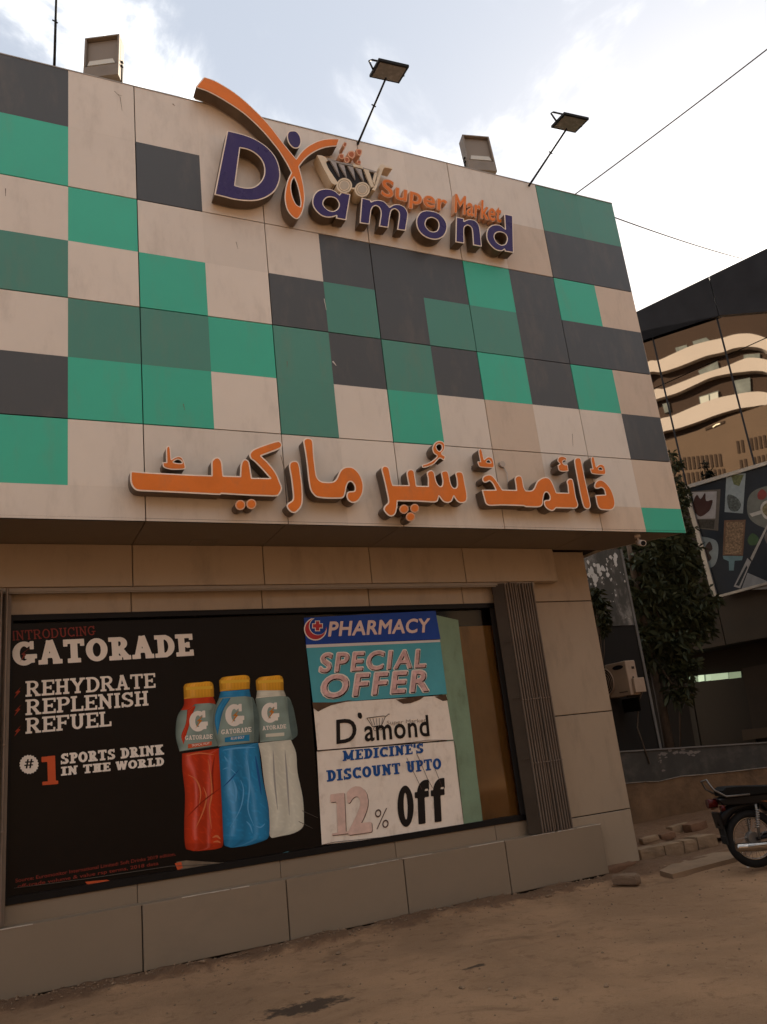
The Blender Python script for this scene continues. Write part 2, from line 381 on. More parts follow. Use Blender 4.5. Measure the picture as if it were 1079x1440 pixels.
# ---------------------------------------------------------------- built-in sans lettering
def font_raw(s):
    c = bpy.data.curves.new('t', 'FONT'); c.body = s; c.resolution_u = 4
    o = bpy.data.objects.new('t', c); COL.objects.link(o)
    dg = bpy.context.evaluated_depsgraph_get(); me = bpy.data.meshes.new_from_object(o.evaluated_get(dg))
    v = np.array([(q.co.x, q.co.y) for q in me.vertices]); f = [tuple(p.vertices) for p in me.polygons]
    bpy.data.objects.remove(o); bpy.data.curves.remove(c); bpy.data.meshes.remove(me)
    return v, f
_FG = {}
def font_regions(ch, off):
    """outline of one built-in glyph grown (or shrunk) by off"""
    k = (ch, round(off, 4))
    if k not in _FG:
        v, f = font_raw(ch); cnt = {}
        for t in f:
            for e in range(len(t)): a, b_ = t[e], t[(e + 1) % len(t)]; kk = (min(a, b_), max(a, b_)); cnt[kk] = cnt.get(kk, 0) + 1
        segs = [(v[a], v[b_]) for (a, b_), n_ in cnt.items() if n_ == 1]
        lo, hi = v.min(0) - .12, v.max(0) + .12; h = .0125
        X, Z = np.meshgrid(np.arange(lo[0], hi[0], h), np.arange(lo[1], hi[1], h)); d2 = np.full(X.shape, 1e9); ins = np.zeros(X.shape, bool)
        for (ax, ay), (bx, by) in segs:
            ex, ey = bx - ax, by - ay; l2 = ex * ex + ey * ey
            if l2 < 1e-12: continue
            t = np.clip(((X - ax) * ex + (Z - ay) * ey) / l2, 0, 1); d2 = np.minimum(d2, (X - ax - t * ex)**2 + (Z - ay - t * ey)**2)
            if ay != by: ins ^= ((ay > Z) != (by > Z)) & (X < (bx - ax) * (Z - ay) / (by - ay) + ax)
        D = np.where(ins, -np.sqrt(d2), np.sqrt(d2))
        _FG[k] = (regions([simplify(L, h * .12) for L in march(D, lo[0], lo[1], h, off)]), v[:, 0].min(), v[:, 0].max(), v[:, 1].min(), v[:, 1].max())
    return _FG[k]
def font_layout(s, track=0.0):
    out = []; x = 0
    for i, ch in enumerate(s):
        if ch == ' ': x += .28; continue
        v1, _ = font_raw(ch); vn, _ = font_raw('n' + ch); v0, _ = font_raw('n')
        lsb = vn[:, 0].max() - v1[:, 0].max()                                        # advance of n
        adv = font_raw(ch + 'n')[0][:, 0].max() - v0[:, 0].max()
        out.append((ch, x)); x += adv + track
    return out
_LAY = {}
def font_text(mb, s, BL, BR, TL, fn, d, off=0.0, shear=0.0, m=0, track=0.0, shift=(0, 0)):
    """BL/BR/TL: plane points of the box of the unthickened lettering (descenders excluded when TL is the cap line)"""
    key = (s, track)
    if key not in _LAY: _LAY[key] = font_layout(s, track)
    lay = _LAY[key]; g0 = [font_regions(ch, 0.0) for ch, _ in lay] if off == 0 else [font_regions(ch, off) for ch, _ in lay]
    x0 = lay[0][1] + g0[0][1]; x1 = lay[-1][1] + g0[-1][2]; y0 = min(g[3] for g in g0); y1 = max(g[4] for g in g0)
    if len(s) > 14: y0 = 0
    BL, BR, TL = map(np.array, (BL, BR, TL)); ex = (BR - BL) / (x1 - x0); ey = (TL - BL) / (y1 - y0)
    for i, ((ch, xo), g) in enumerate(zip(lay, g0)):
        for loops in g[0]:
            mb.prism([[tuple(BL + ex * (a + xo - x0 + shear * (b_ - y0)) + ey * (b_ - y0) + (BR - BL) * shift[0] + (TL - BL) * shift[1]) for a, b_ in L] for L in loops], fn, d - .0003 * (i % 2), d - .0003 * (i % 2), m)

fY = lambda x, z, d: (x, d, z)          # plane coordinates (x, z) at depth d

# ================================================================ GROUND
def ground_h(x, y):
    n = mnoise.noise(Vector((x * .35, y * .35, 1.3))) * .03 + mnoise.noise(Vector((x * 1.7, y * 1.7, 4))) * .012 + mnoise.noise(Vector((x * 7, y * 7, 9))) * .005
    h = n
    if y > -1.4 and x < 6:                      # crumbled mortar berm at the foot of the plinth
        e = .42 + .13 * mnoise.noise(Vector((x * 1.4, 0, 7))) + .05 * mnoise.noise(Vector((x * 6, 0, 3)))
        t = (y - (.72 - e)) / e
        if t > 0:
            t = min(t / .35, 1.0); h += (.035 + .03 * mnoise.noise(Vector((x * 2.3, y * 5, 2))) + .015 * mnoise.noise(Vector((x * 11, y * 13, 2)))) * t * t * (3 - 2 * t)
    if y > .64 and x < 5: h = min(h, .02) - .06 * min(1, (y - .64) / .05)
    s = max(0, min(1, (y - 1.5) / .6)) * max(0, min(1, (x - 5.0) / .6))
    h += s * .05
    return h
def axis(lo, hi, n, far):
    a = list(np.linspace(lo, hi, n)); st = (hi - lo) / (n - 1); x = hi; s = st
    while x < far: s *= 1.35; x += s; a.append(x)
    x = lo; s = st; b = []
    while x > -far: s *= 1.35; x -= s; b.append(x)
    return b[::-1] + a
gx, gy = axis(-3.5, 9.5, 420, 900), axis(-4.6, 4.2, 300, 900)
gv = [(x, y, ground_h(x, y)) for y in gy for x in gx]; nx = len(gx)
gf = [(j * nx + i, j * nx + i + 1, (j + 1) * nx + i + 1, (j + 1) * nx + i) for j in range(len(gy) - 1) for i in range(nx - 1)]
gm = bpy.data.meshes.new('ground'); gm.from_pydata(gv, [], gf); gm.polygons.foreach_set('use_smooth', [True] * len(gf)); gm.update()
dirt_m = bpy.data.materials.new('dirt_ground'); dirt_m.use_nodes = True
n, l = dirt_m.node_tree.nodes, dirt_m.node_tree.links; b = n['Principled BSDF']; b.inputs['Roughness'].default_value = .88; b.inputs['Specular IOR Level'].default_value = .25
tc = n.new('ShaderNodeTexCoord')
def nz(scale, det=8, ro=.6, dist=0):
    q = n.new('ShaderNodeTexNoise'); q.inputs['Scale'].default_value = scale; q.inputs['Detail'].default_value = det; q.inputs['Roughness'].default_value = ro; q.inputs['Distortion'].default_value = dist
    l.new(tc.outputs['Object'], q.inputs['Vector']); return q
def mixc(fac, a, bb, lo, hi, amt=1.0):
    r = n.new('ShaderNodeMapRange'); r.interpolation_type = 'SMOOTHSTEP'; r.inputs['From Min'].default_value = lo; r.inputs['From Max'].default_value = hi; r.inputs['To Max'].default_value = amt
    l.new(fac, r.inputs['Value']); mx = n.new('ShaderNodeMix'); mx.data_type = 'RGBA'; l.new(r.outputs[0], mx.inputs['Factor'])
    for i, v in ((6, a), (7, bb)):
        if isinstance(v, tuple): mx.inputs[i].default_value = (*v, 1)
        else: l.new(v, mx.inputs[i])
    return mx.outputs[2]
c1 = mixc(nz(.7, 10, .62, .4).outputs['Fac'], (.48, .28, .15), (.35, .205, .11), .38, .64)
c2 = mixc(nz(2.3, 10, .7, .6).outputs['Fac'], c1, (.32, .18, .09), .52, .75, .7)
c3 = mixc(nz(1.1, 8, .6, 1.2).outputs['Fac'], c2, (.20, .115, .062), .60, .70, .55)
c4 = mixc(nz(55, 5, .7).outputs['Fac'], c3, (.09, .065, .045), .55, .78, .55)
c5 = mixc(nz(130, 3, .6).outputs['Fac'], c4, (.36, .28, .20), .66, .80, .5)
sx_ = n.new('ShaderNodeSeparateXYZ'); l.new(tc.outputs['Object'], sx_.inputs[0])
ya_ = n.new('ShaderNodeMath'); ya_.operation = 'MULTIPLY_ADD'; ya_.inputs[1].default_value = .55; l.new(nz(2.6, 8, .7, .8).outputs['Fac'], ya_.inputs[0]); l.new(sx_.outputs['Y'], ya_.inputs[2])
c5 = mixc(ya_.outputs[0], c5, (.135, .070, .038), .56, .70, .8)          # reddish loose soil washed against the plinth
trk = n.new('ShaderNodeMapping'); trk.inputs['Rotation'].default_value = (0, 0, math.radians(-8)); trk.inputs['Scale'].default_value = (.35, 3.2, 1); l.new(tc.outputs['Object'], trk.inputs[0])
tn = n.new('ShaderNodeTexNoise'); tn.inputs['Scale'].default_value = 1.3; tn.inputs['Detail'].default_value = 7; tn.inputs['Roughness'].default_value = .6; l.new(trk.outputs[0], tn.inputs['Vector'])
c5 = mixc(tn.outputs['Fac'], c5, (.43, .27, .16), .56, .74, .35)
c5 = mixc(tn.outputs['Fac'], (.28, .165, .088), c5, .26, .40, 1.0)
c5 = mixc(nz(7.5, 9, .74, .3).outputs['Fac'], c5, (.24, .135, .070), .52, .66, .7)
c5 = mixc(nz(16, 6, .7).outputs['Fac'], c5, (.55, .37, .23), .60, .74, .5)
# two oily stains with shapes of their own
for (sx, sy, rx_, ry_) in ((*onZ(430, 1416, 0), .30, .13), (*onZ(668, 1362, 0), .10, .03)):
    mp = n.new('ShaderNodeMapping'); mp.vector_type = 'POINT'; mp.inputs['Location'].default_value = (-sx / rx_, -sy / ry_, 0); mp.inputs['Scale'].default_value = (1 / rx_, 1 / ry_, 0)
    l.new(tc.outputs['Object'], mp.inputs[0])
    vl = n.new('ShaderNodeVectorMath'); vl.operation = 'LENGTH'; l.new(mp.outputs[0], vl.inputs[0])
    sb = n.new('ShaderNodeMath'); sb.operation = 'SUBTRACT'; l.new(nz(9, 6, .7).outputs['Fac'], sb.inputs[0]); 
    ml = n.new('ShaderNodeMath'); ml.operation = 'MULTIPLY'; ml.inputs[1].default_value = .33; l.new(vl.outputs['Value'], ml.inputs[0]); l.new(ml.outputs[0], sb.inputs[1])
    c5 = mixc(sb.outputs[0], c5, (.055, .035, .022), .12, .30, .9)
l.new(c5, b.inputs['Base Color'])
bn = n.new('ShaderNodeBump'); bn.inputs['Strength'].default_value = 1.0; bn.inputs['Distance'].default_value = .022
ad = n.new('ShaderNodeMath'); ad.operation = 'ADD'; l.new(nz(28, 9, .68).outputs['Fac'], ad.inputs[0]); l.new(nz(140, 4, .7).outputs['Fac'], ad.inputs[1])
l.new(ad.outputs[0], bn.inputs['Height']); l.new(bn.outputs[0], b.inputs['Normal'])
gm.materials.append(dirt_m); go = bpy.data.objects.new('ground', gm); COL.objects.link(go); struct(go)

# ================================================================ SUPERMARKET BUILDING
S_ = 1.25
XU = [-3.05, -2.55, -2.04, -1.53, -1.015, -.504, -.001, .511, 1.031, 1.513, 1.995, 2.476, 2.954, 3.473, 4.007, 4.523, 5.021]
XU = [x * S_ for x in XU]
ZV = [(6.56 - v) * S_ for v in (-.057, .490, 1.039, 1.516, 1.995, 2.470, 2.943, 3.428, 3.667)]
GRID = {  # cell column (from u=-1.015) -> eight colours from the top
    0: 'KGWDWKGW', 1: 'WWGWDGWW', 2: 'WKWGDGWW', 3: 'WWWWGWWW', 4: 'WWWKDDWW', 5: 'WWKDKWWW', 6: 'WWKKDGWW', 7: 'WWKDKWWW',
    8: 'WWGDGTTW', 9: 'WTKKKWWW', 10: 'DKGKGWWT', 11: 'DKTKTKTG', -1: 'WWKWGWWW', -2: 'GDWWWKDW', -3: 'WWGKWWWW', -4: 'WKDWGDWW'}
CM = {'W': PW, 'T': PT, 'K': PK, 'G': PG, 'D': PD}
shop = thing('supermarket_building', (2.0, .9, 0), 'supermarket with a projecting box front of beige, green and charcoal square panels', 'building')
Y0 = 0.0; ZB = ZV[-1]; XR = XU[-1]; ZT = ZV[0]
# backing structure of the projecting box (its right end runs back obliquely)
m_ = MB(); bx = 5.66
top = [(XU[0], .035), (XR - .012, .035), (bx, .82), (bx, 12), (XU[0], 12)]
m_.prism([top], lambda a, b_, d: (a, b_, d), ZB + .03, ZT - .02)
m_.build('carcass', JOINT, shop)
m_ = MB(); m_.quad((XR, .0, ZB), (bx + .02, .83, ZB), (bx + .02, .83, ZT), (XR, .0, ZT)); m_.quad((bx + .02, .83, ZB), (bx + .02, 12, ZB), (bx + .02, 12, ZT), (bx + .02, .83, ZT))
m_.build('side_cladding', PW, shop)
def panel(x0, x1, y, z0, z1, g, mt, parent, name='panel', th=.03, c=.004, nrm='y', tilt=True):
    """thin chamfered cladding panel facing -Y; g = gaps (left, right, bottom, top)"""
    x0 += g[0]; x1 -= g[1]; z0 += g[2]; z1 -= g[3]; q = MB()
    t = [random.uniform(-.0012, .0012) if tilt else 0 for _ in range(4)]
    o = [(x0, z0), (x1, z0), (x1, z1), (x0, z1)]; i_ = [(x0 + c, z0 + c), (x1 - c, z0 + c), (x1 - c, z1 - c), (x0 + c, z1 - c)]
    bk = [(a, y + th, b_) for a, b_ in o]; md = [(a, y + c + t[k], b_) for k, (a, b_) in enumerate(o)]; fr = [(a, y + t[k], b_) for k, (a, b_) in enumerate(i_)]
    k = 0; q.v = bk + md + fr
    for i in range(4):
        j = (i + 1) % 4; q.f += [(i, j, 4 + j, 4 + i), (4 + i, 4 + j, 8 + j, 8 + i)]; q.m += [0, 0]; q.sm += [False, False]
    q.f.append((8, 9, 10, 11)); q.m.append(0); q.sm.append(False)
    q.f.append((3, 2, 1, 0)); q.m.append(0); q.sm.append(False)
    return q.build(name, mt, parent)
fascia = MB(); fascia.box(XU[0], XR - .02, .031, .034, ZB + .01, ZT - .01)
fascia = fascia.build('fascia', JOINT, shop)
for ci in range(-4, 12):
    k = ci + 4; joint_l = (ci % 2 == 0); codes = GRID[ci]
    for r in range(8):
        jt = (r % 2 == 0); 
        # the colour squares of a panel touch; the panels themselves are parted by an open joint
        gl = .005 if joint_l else .00008; gr_ = .005 if not joint_l else .00008
        gt = .005 if jt and r > 0 else (0 if r == 0 else .00008); gb = .00008 if jt else .005
        if r == 7: gb = 0
        if ci == 11: gr_ = 0
        ch = .0025 if True else 0
        panel(XU[k], XU[k + 1], Y0 + .0008 * ((ci // 2 * 7 + r // 2 * 3) % 3), ZV[r + 1], ZV[r], (gl, gr_, gb, gt), CM[codes[r]], fascia, c=.0004, tilt=False)
SCR = mat('scratch_pale', (.62, .56, .50), .6); SCD = mat('scratch_dark', (.16, .12, .09), .7)
for pts, w_, mt in (([(161, 128), (169, 136), (172, 156)], .006, SCD), ([(166, 133), (172, 135)], .006, SCD), ([(468, 508), (473, 514)], .018, SCR), ([(404, 508), (404, 517)], .008, SCD), ([(456, 420), (459, 436)], .008, SCR), ([(258, 568), (260, 577)], .007, SCD), ([(332, 340), (335, 350)], .006, SCD), ([(243, 146), (246, 149)], .012, SCD), ([(8, 265), (8, 276)], .008, SCD), ([(805, 610), (806, 628)], .006, SCD), ([(395, 640), (402, 668)], .006, SCD), ([(600, 300), (604, 330)], .006, SCD)):
    P = [np.array(onY(*p, -.0015)) for p in pts]; q = MB()
    for a, b_ in zip(P[:-1], P[1:]):
        v = b_ - a; nn = np.array([-v[1], v[0]]) / np.linalg.norm(v) * w_ / 2; q.prism([[tuple(a + nn), tuple(b_ + nn * .4), tuple(b_ - nn * .4), tuple(a - nn)]], fY, -.0018, -.0018)
    q.build('scratch', mt, fascia)
# coping along the top edge
m_ = MB(); m_.box(XU[0], XR, -.004, .16, ZT, ZT + .012); m_.build('coping', mat('coping_metal', (.30, .26, .22), .4, metal=.4), shop)
# soffit panels
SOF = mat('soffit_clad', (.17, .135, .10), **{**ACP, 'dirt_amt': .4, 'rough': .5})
m_ = MB(); m_.prism([[(XU[0], .0), (XR, .0), (bx + .02, .83), (XU[0], .83)]], lambda a, b_, d: (a, b_, d), ZB + .022, ZB + .024); soffit = m_.build('soffit', JOINT, shop)
sx = [XU[0], -2.53, -1.265, 0.0, 1.27, 2.46, 3.65, 4.90, XR]
for i in range(len(sx) - 1):
    q = MB(); a, b_ = sx[i] + .004, sx[i + 1] - .004
    if i == len(sx) - 2: L = [(a, .004), (XR - .004, .004), (bx + .012, .80), (a, .80)]
    else: L = [(a, .004), (b_, .004), (b_, .80), (a, .80)]
    q.prism([L], lambda x, y, d: (x, y, d), ZB + .02, ZB); q.build('soffit_panel', SOF, soffit)
q = MB(); c0 = [onZ(x, y, ZB) for x, y in ((275, 753), (312, 753), (307, 761), (272, 761))]
xa, ya = c0[0][0], c0[2][1] - .02
q.box(xa, xa + .26, ya - .02, ya + .22, ZB - .006, ZB + .001); q.build('access_hatch', SOF, soffit)

# lower storey
YB, YW, YP = .75, .875, .725
XL = XU[0]; XC = 5.415
ZBM, ZWT, ZSB, ZPT = 3.22, 3.0, .665, .513
m_ = MB(); m_.box(XL, XC - .02, 1.12, 12, 0, ZB + .01); m_.box(XL, XC - .02, YW + .031, 1.119, 0, .66); m_.box(XL, XC - .02, YW + .031, 1.119, 3.0, ZB + .01); m_.box(4.31, XC - .02, YW + .031, 1.119, .6605, 2.9995)
m_.build('carcass', JOINT, shop)
bj = [XL, -2.53, -1.265, 0.0, 1.265, 2.44, 3.60, 4.86]
beam = MB(); beam.box(XL, 4.85, YB + .03, YW + .02, ZBM + .01, ZB + .01); beam = beam.build('beam', JOINT, shop)
for i in range(len(bj) - 1):
    panel(bj[i], bj[i + 1], YB, ZBM, ZB - .002, (.004, .004 if i < len(bj) - 2 else 0, 0, 0), PLOW, beam)
q = MB(); q.box(4.853, 4.86, YB + .031, YW, ZBM, ZB - .002); q.build('beam_end', PLOW, beam)
q = MB(); q.box(XL, 4.86, YB + .031, YW, ZBM - .006, ZBM + .001); q.build('beam_soffit', PLOW, beam)
# gate track under the beam
q = MB(); q.box(XL, 4.52, YB + .012, YB + .07, ZBM - .04, ZBM - .006); q.box(XL, 4.52, YB + .02, YB + .028, ZBM - .052, ZBM - .0405)
q.build('gate_track', mat('track_metal', (.24, .20, .16), .45, metal=.3, var=.1), shop)
# band of panels over the window
wj = [XL, -2.53, -1.265, 0.0, 1.265, 2.44, 3.60, 4.30]
band = MB(); band.box(XL, 4.3, YW + .022, YW + .03, ZWT, ZB); band = band.build('window_head', JOINT, shop)
for i in range(len(wj) - 1): panel(wj[i], wj[i + 1], YW, ZWT, ZBM + .05, (.004, .004, 0, 0), PLOW, band)
# pillar panels at the corner
pil = MB(); pil.box(3.95, XC - .03, YW + .022, YW + .03, 0, ZB); pil = pil.build('corner_pillar', JOINT, shop)
pz = [.05, .606, 1.69, 3.0, ZB - .002]
for i in range(4): panel(4.3 if i < 3 else 4.31, XC, YW, pz[i], pz[i + 1], (.0, 0, .005, .005), PLOW, pil)
q = MB(); q.quad((XC, YW + .001, .05), (XC, 12, .05), (XC, 12, ZB), (XC, YW + .001, ZB)); q.build('side_cladding', PLOW, shop)
# sill and plinth
sill = MB(); sill.box(XL, 4.32, YW + .022, YW + .03, .3, ZSB); sill = sill.build('sill', JOINT, shop)
for i in range(len(wj) - 1): panel(wj[i], wj[i + 1], YW, ZPT - .03, ZSB, (.002, .002, 0, 0), PLIN, sill)
pj = [XL, -2.53, -1.265, .01, 1.262, 2.44, 3.60, 4.842]
pln = MB(); pln.box(XL, 4.83, YP + .03, YW + .02, -.2, ZPT - .01); pln = pln.build('plinth', JOINT, shop)
for i in range(len(pj) - 1): panel(pj[i], pj[i + 1], YP, .02, ZPT, (.005, .005 if i < 6 else 0, 0, 0), PLIN, pln)
q = MB(); q.box(XL, 4.842, YP + .001, YW - .001, ZPT - .004, ZPT + .003); q.build('plinth_capping', PLIN, pln)
q = MB(); q.box(4.832, 4.842, YP + .031, YW, .02, ZPT - .005); q.build('plinth_end', PLIN, pln)
# drip strip, slightly bright where worn
q = MB()
x = XL
while x < 4.84:
    ln = random.uniform(.15, .5)
    if random.random() < .75: q.box(x, min(x + ln, 4.84), YP - .004, YP + .004, ZPT - .001 + random.uniform(-.001, .002), ZPT + .007)
    x += ln + random.uniform(.0, .05)
q.build('edge_strip', mat('worn_edge', (.46, .40, .33), .4, var=.3, scale=9), pln)['kind'] = 'stuff'

# window: dark frame, glass, interior panel
XWL, XWR = onY(16, 1000, YW)[0], 4.30
YG = .93
q = MB(); fw = .045
q.box(XWL, XWR, YW - .012, YG + .02, ZWT - .05, ZWT - .001); q.box(XWL, XWR, YW - .012, YG + .02, ZSB + .001, ZSB + .058); q.box(XWL - .05, XWL, YW - .01, YG + .02, ZSB, ZWT)
q.box(XWL - .2, XWL - .05, YW - .002, YG, .5, ZBM)
win = q.build('window', BLACKM, shop)
AMB = bpy.data.materials.new('amber_board'); AMB.use_nodes = True
mat('amber', (.36, .20, .065), .4, var=.25, scale=.9, dirt=(.12, .065, .025), dirt_amt=.7, dirt_scale=(3, 3, .5)); AMB = MATS['amber']
q = MB(); q.box(3.12, XWR, YG + .03, YG + .035, ZSB, ZWT - .24); q.build('interior_board', AMB, win)
q = MB(); q.box(XWL, XWR, YG + .12, YG + .13, ZSB, ZWT); q.build('interior_backing', BLACKM, win)
gl = bpy.data.materials.new('window_glass'); gl.use_nodes = True
n, l = gl.node_tree.nodes, gl.node_tree.links; n.clear()
o_ = n.new('ShaderNodeOutputMaterial'); g1 = n.new('ShaderNodeBsdfGlossy'); g1.inputs['Roughness'].default_value = .06; t1 = n.new('ShaderNodeBsdfTransparent'); t1.inputs[0].default_value = (.72, .70, .66, 1)
fr = n.new('ShaderNodeFresnel'); fr.inputs[0].default_value = 1.5; mx = n.new('ShaderNodeMixShader'); l.new(fr.outputs[0], mx.inputs[0]); l.new(t1.outputs[0], mx.inputs[1]); l.new(g1.outputs[0], mx.inputs[2]); l.new(mx.outputs[0], o_.inputs[0])
q = MB(); q.quad((XWL, YG + .012, ZSB + .05), (XWR, YG + .012, ZSB + .05), (XWR, YG + .012, ZWT - .04), (XWL, YG + .012, ZWT - .04)); q.build('pane', gl, win)

# folding gate stacks
SLAT = mat('gate_slat', (.19, .145, .11), .45, var=.2, scale=3, metal=.3, dirt=(.16, .12, .09), dirt_amt=.5, dirt_scale=(6, 6, 1))
def gate(x0, x1, nsl, wide, z0, z1):
    g = MB(); g.box(x0 + .02, x1, .80, .83, z0 + .02, z1 - .02); g.build_ = None
    go_ = g.build('folding_gate', SLAT, shop)
    if wide:
        q = MB(); q.hexa([(x0, .79, z0), (x0 + wide, .735, z0), (x0 + wide, .75, z0), (x0, .80, z0), (x0, .79, z1), (x0 + wide, .735, z1), (x0 + wide, .75, z1), (x0, .80, z1)])
        for zz in (z0 + .28 * (z1 - z0), z0 + .52 * (z1 - z0), z0 + .75 * (z1 - z0)): q.box(x0 + .0, x0 + wide, .733, .737, zz, zz + .008)
        q.build('wide_slat', mat('gate_wide_slat', (.046, .034, .024), .5, var=.25, scale=3), go_)
    xs = np.linspace(x0 + (wide or 0) + .006, x1, nsl + 1)
    proto = None
    for i in range(nsl):
        w = xs[1] - xs[0]
        if proto is None:
            q = MB(); a = xs[0]; y_ = .715
            prof = [(a, y_ + .085), (a, y_ + .012), (a + w * .12, y_), (a + w * .34, y_), (a + w * .42, y_ + .014), (a + w * .46, y_ + .075), (a + w * .92, y_ + .085)]
            q.prism([prof], lambda x, y, d: (x, y, d), z0, z1); proto = q.build('slat', SLAT, go_)
            o = proto
        else:
            o = proto.copy(); COL.objects.link(o); o.parent = go_
        o.location = (xs[i] - xs[0], (.018 if i in (nsl // 2, nsl // 2 - 1) else 0) + random.uniform(-.004, .004), random.uniform(-.008, .008))
    q = MB()
    for zz in (z0 + .26 * (z1 - z0), z0 + .51 * (z1 - z0)):
        for i in range(nsl): q.box(xs[i], xs[i] + (xs[1] - xs[0]) * .5, .7105, .7135, zz, zz + .012)
    q.build('rivet_strip', SLAT, go_)
gate(3.95, 4.49, 12, .12, .525, 3.20)
gate(-1.34, -1.02, 7, 0, .525, 3.20)

# ================================================================ SIGN LETTERS
def crop(ox, oy, k): return lambda p: (ox + p[0] * k, oy + p[1] * k) + ((1,) if len(p) > 2 else ())
DEP = .165
def letter(parent, cr, outer, holes, face_m, y_front=-DEP, trim=.011, sub=6, n=120, back=True, trim_m=None):
    loops = []
    for L in [outer] + holes:
        P = smooth([cr(p) for p in L], sub=sub); loops.append([onY(p[0], p[1], y_front) for p in P])
    return letter_xz(parent, loops, face_m, y_front, trim, n, back, trim_m)
def letter_xz(parent, loops, face_m, y_front, trim, n, back=True, trim_m=None):
    lv = offset_regions(loops, [-.002, -trim, -.014], n=n)
    body = MB()
    for rg in lv[0]: body.prism(rg, fY, -.028, y_front + .006)
    lt = body.build('letter', BRONZE, parent)
    t = MB()
    for rg in offset_regions(loops, [.001], n=n)[0]: t.prism(rg, fY, y_front + .006, y_front)
    t.build('trim', trim_m or TRIM, lt)
    f = MB()
    for rg in lv[1]: f.prism(rg, fY, y_front, y_front - .003)
    if f.f: f.build('face', face_m, lt)
    if back:
        k = MB()
        for rg in lv[2]: k.prism(rg, fY, -.001, -.028)
        if k.f: k.build('spacer', SPACER, lt)
    return lt
dsign = thing('shop_sign', (2.4, -.08, 6.7), 'large raised purple and orange letter sign with a shopping cart, high on the box front', 'sign')
C1 = crop(260, 90, 220 / 1079); c = 1
letter(dsign, C1, [(293, 460, c), (350, 472), (430, 495), (510, 532), (580, 585), (630, 650), (656, 730), (655, 800), (625, 870), (570, 915), (500, 940), (420, 943), (340, 933), (270, 915), (205, 900, c)],
       [[(382, 578, c), (430, 588), (480, 612), (525, 655), (548, 710), (545, 770), (515, 820), (470, 850), (410, 853), (347, 838, c)]], PURPLE, n=150)
letter(dsign, C1, [(133, 90, c), (200, 112), (270, 150), (340, 195), (410, 250), (480, 315), (550, 385), (610, 455), (670, 535), (722, 600), (768, 655, c), (800, 610), (850, 565), (920, 530), (990, 516), (1070, 515, c),
       (1050, 567, c), (1000, 570), (940, 585), (880, 615), (830, 655), (788, 708, c), (805, 770), (822, 850), (828, 930), (818, 1000), (800, 1045), (775, 1068), (740, 1050), (705, 1000), (690, 930), (695, 860), (710, 800), (735, 748, c),
       (700, 680), (650, 600), (600, 535), (540, 465), (470, 395), (400, 335), (320, 280), (230, 225), (150, 185), (75, 160, c)],
       [[(755, 780, c), (775, 830), (790, 890), (800, 950), (797, 985, c), (770, 970), (745, 920), (733, 860), (738, 810)]], ORANGE, y_front=-DEP - .012, n=220, trim=.010)
letter(dsign, C1, [(735, 460), (770, 465), (797, 500), (803, 545), (785, 578), (750, 578), (718, 545), (705, 500), (712, 470)], [], PURPLE, n=60)
C3 = crop(430, 250, 170 / 1079); C4 = crop(570, 260, 170 / 1079)
letter(dsign, C3, [(315, 130, c), (400, 148, c), (362, 378, c), (270, 360, c), (277, 338, c), (240, 350), (190, 352), (140, 335), (90, 290), (62, 235), (65, 175), (95, 125), (150, 100), (210, 100), (260, 118), (300, 152, c)],
       [[(190, 178), (235, 172), (275, 190), (298, 235), (285, 275), (245, 298), (200, 287), (162, 250), (160, 210)]], PURPLE, n=90)
letter(dsign, C3, [(500, 178, c), (585, 200, c), (583, 215, c), (610, 203), (650, 199), (700, 212), (748, 262, c), (785, 240), (835, 238), (882, 262), (910, 305), (912, 350), (893, 472, c), (818, 462, c), (835, 340), (828, 300), (797, 278), (767, 292), (755, 330), (738, 445, c),
       (655, 432, c), (672, 320), (660, 270), (630, 250), (600, 262), (585, 300), (570, 415, c), (483, 403, c)], [], PURPLE, n=120)
letter(dsign, C4, [(215, 230), (290, 250), (350, 305), (375, 375), (350, 450), (290, 485), (220, 480), (155, 445), (110, 385), (100, 310), (125, 255), (165, 232)],
       [[(240, 292), (285, 315), (300, 360), (285, 405), (245, 418), (205, 400), (180, 355), (195, 308)]], PURPLE, n=80)
letter(dsign, C4, [(455, 285, c), (525, 300, c), (523, 325, c), (560, 308), (610, 312), (650, 345), (668, 400), (683, 550, c), (608, 537, c), (600, 420), (590, 380), (560, 360), (530, 378), (525, 420), (528, 522, c), (450, 510, c)], [], PURPLE, n=90)
letter(dsign, C4, [(885, 258, c), (960, 275, c), (968, 605, c), (890, 592, c), (888, 575, c), (860, 590), (810, 578), (760, 535), (730, 480), (728, 420), (750, 375), (795, 355), (850, 362), (893, 395, c)],
       [[(850, 420), (895, 440), (910, 480), (893, 525), (855, 535), (815, 510), (795, 465), (810, 430)]], PURPLE, n=90)
# shopping cart
C2 = crop(430, 190, 130 / 1079)
def flat(parent, name, cr, loop, mt, y0, y1, sub=4, holes=()):
    q = MB(); L = [[onY(*p[:2], -DEP) for p in smooth([cr(p) for p in lp], sub=sub)] for lp in [loop] + list(holes)]
    q.prism(L, fY, y0, y1); return q.build(name, mt, parent)
def corners(L): return [(a, b_, 1) for a, b_ in L]
cart = flat(dsign, 'cart_basket', C2, corners([(215, 280), (830, 430), (795, 610), (330, 575)]), mat('basket_black', (.02, .016, .015), .5), -.03, -DEP + .02)
flat(cart, 'basket_side', C2, [(135, 232, c), (195, 240), (240, 262, c), (258, 300, c), (235, 312, c), (262, 380), (300, 440), (340, 500), (378, 555, c), (345, 578), (300, 550), (250, 460), (200, 365)], CREAM, -.03, -DEP)
flat(cart, 'basket_rail', C2, corners([(250, 270), (400, 312), (540, 338), (830, 425), (828, 445), (540, 360), (400, 332), (255, 292)]), mat('cart_grey', (.28, .25, .22), .4), -.05, -DEP)
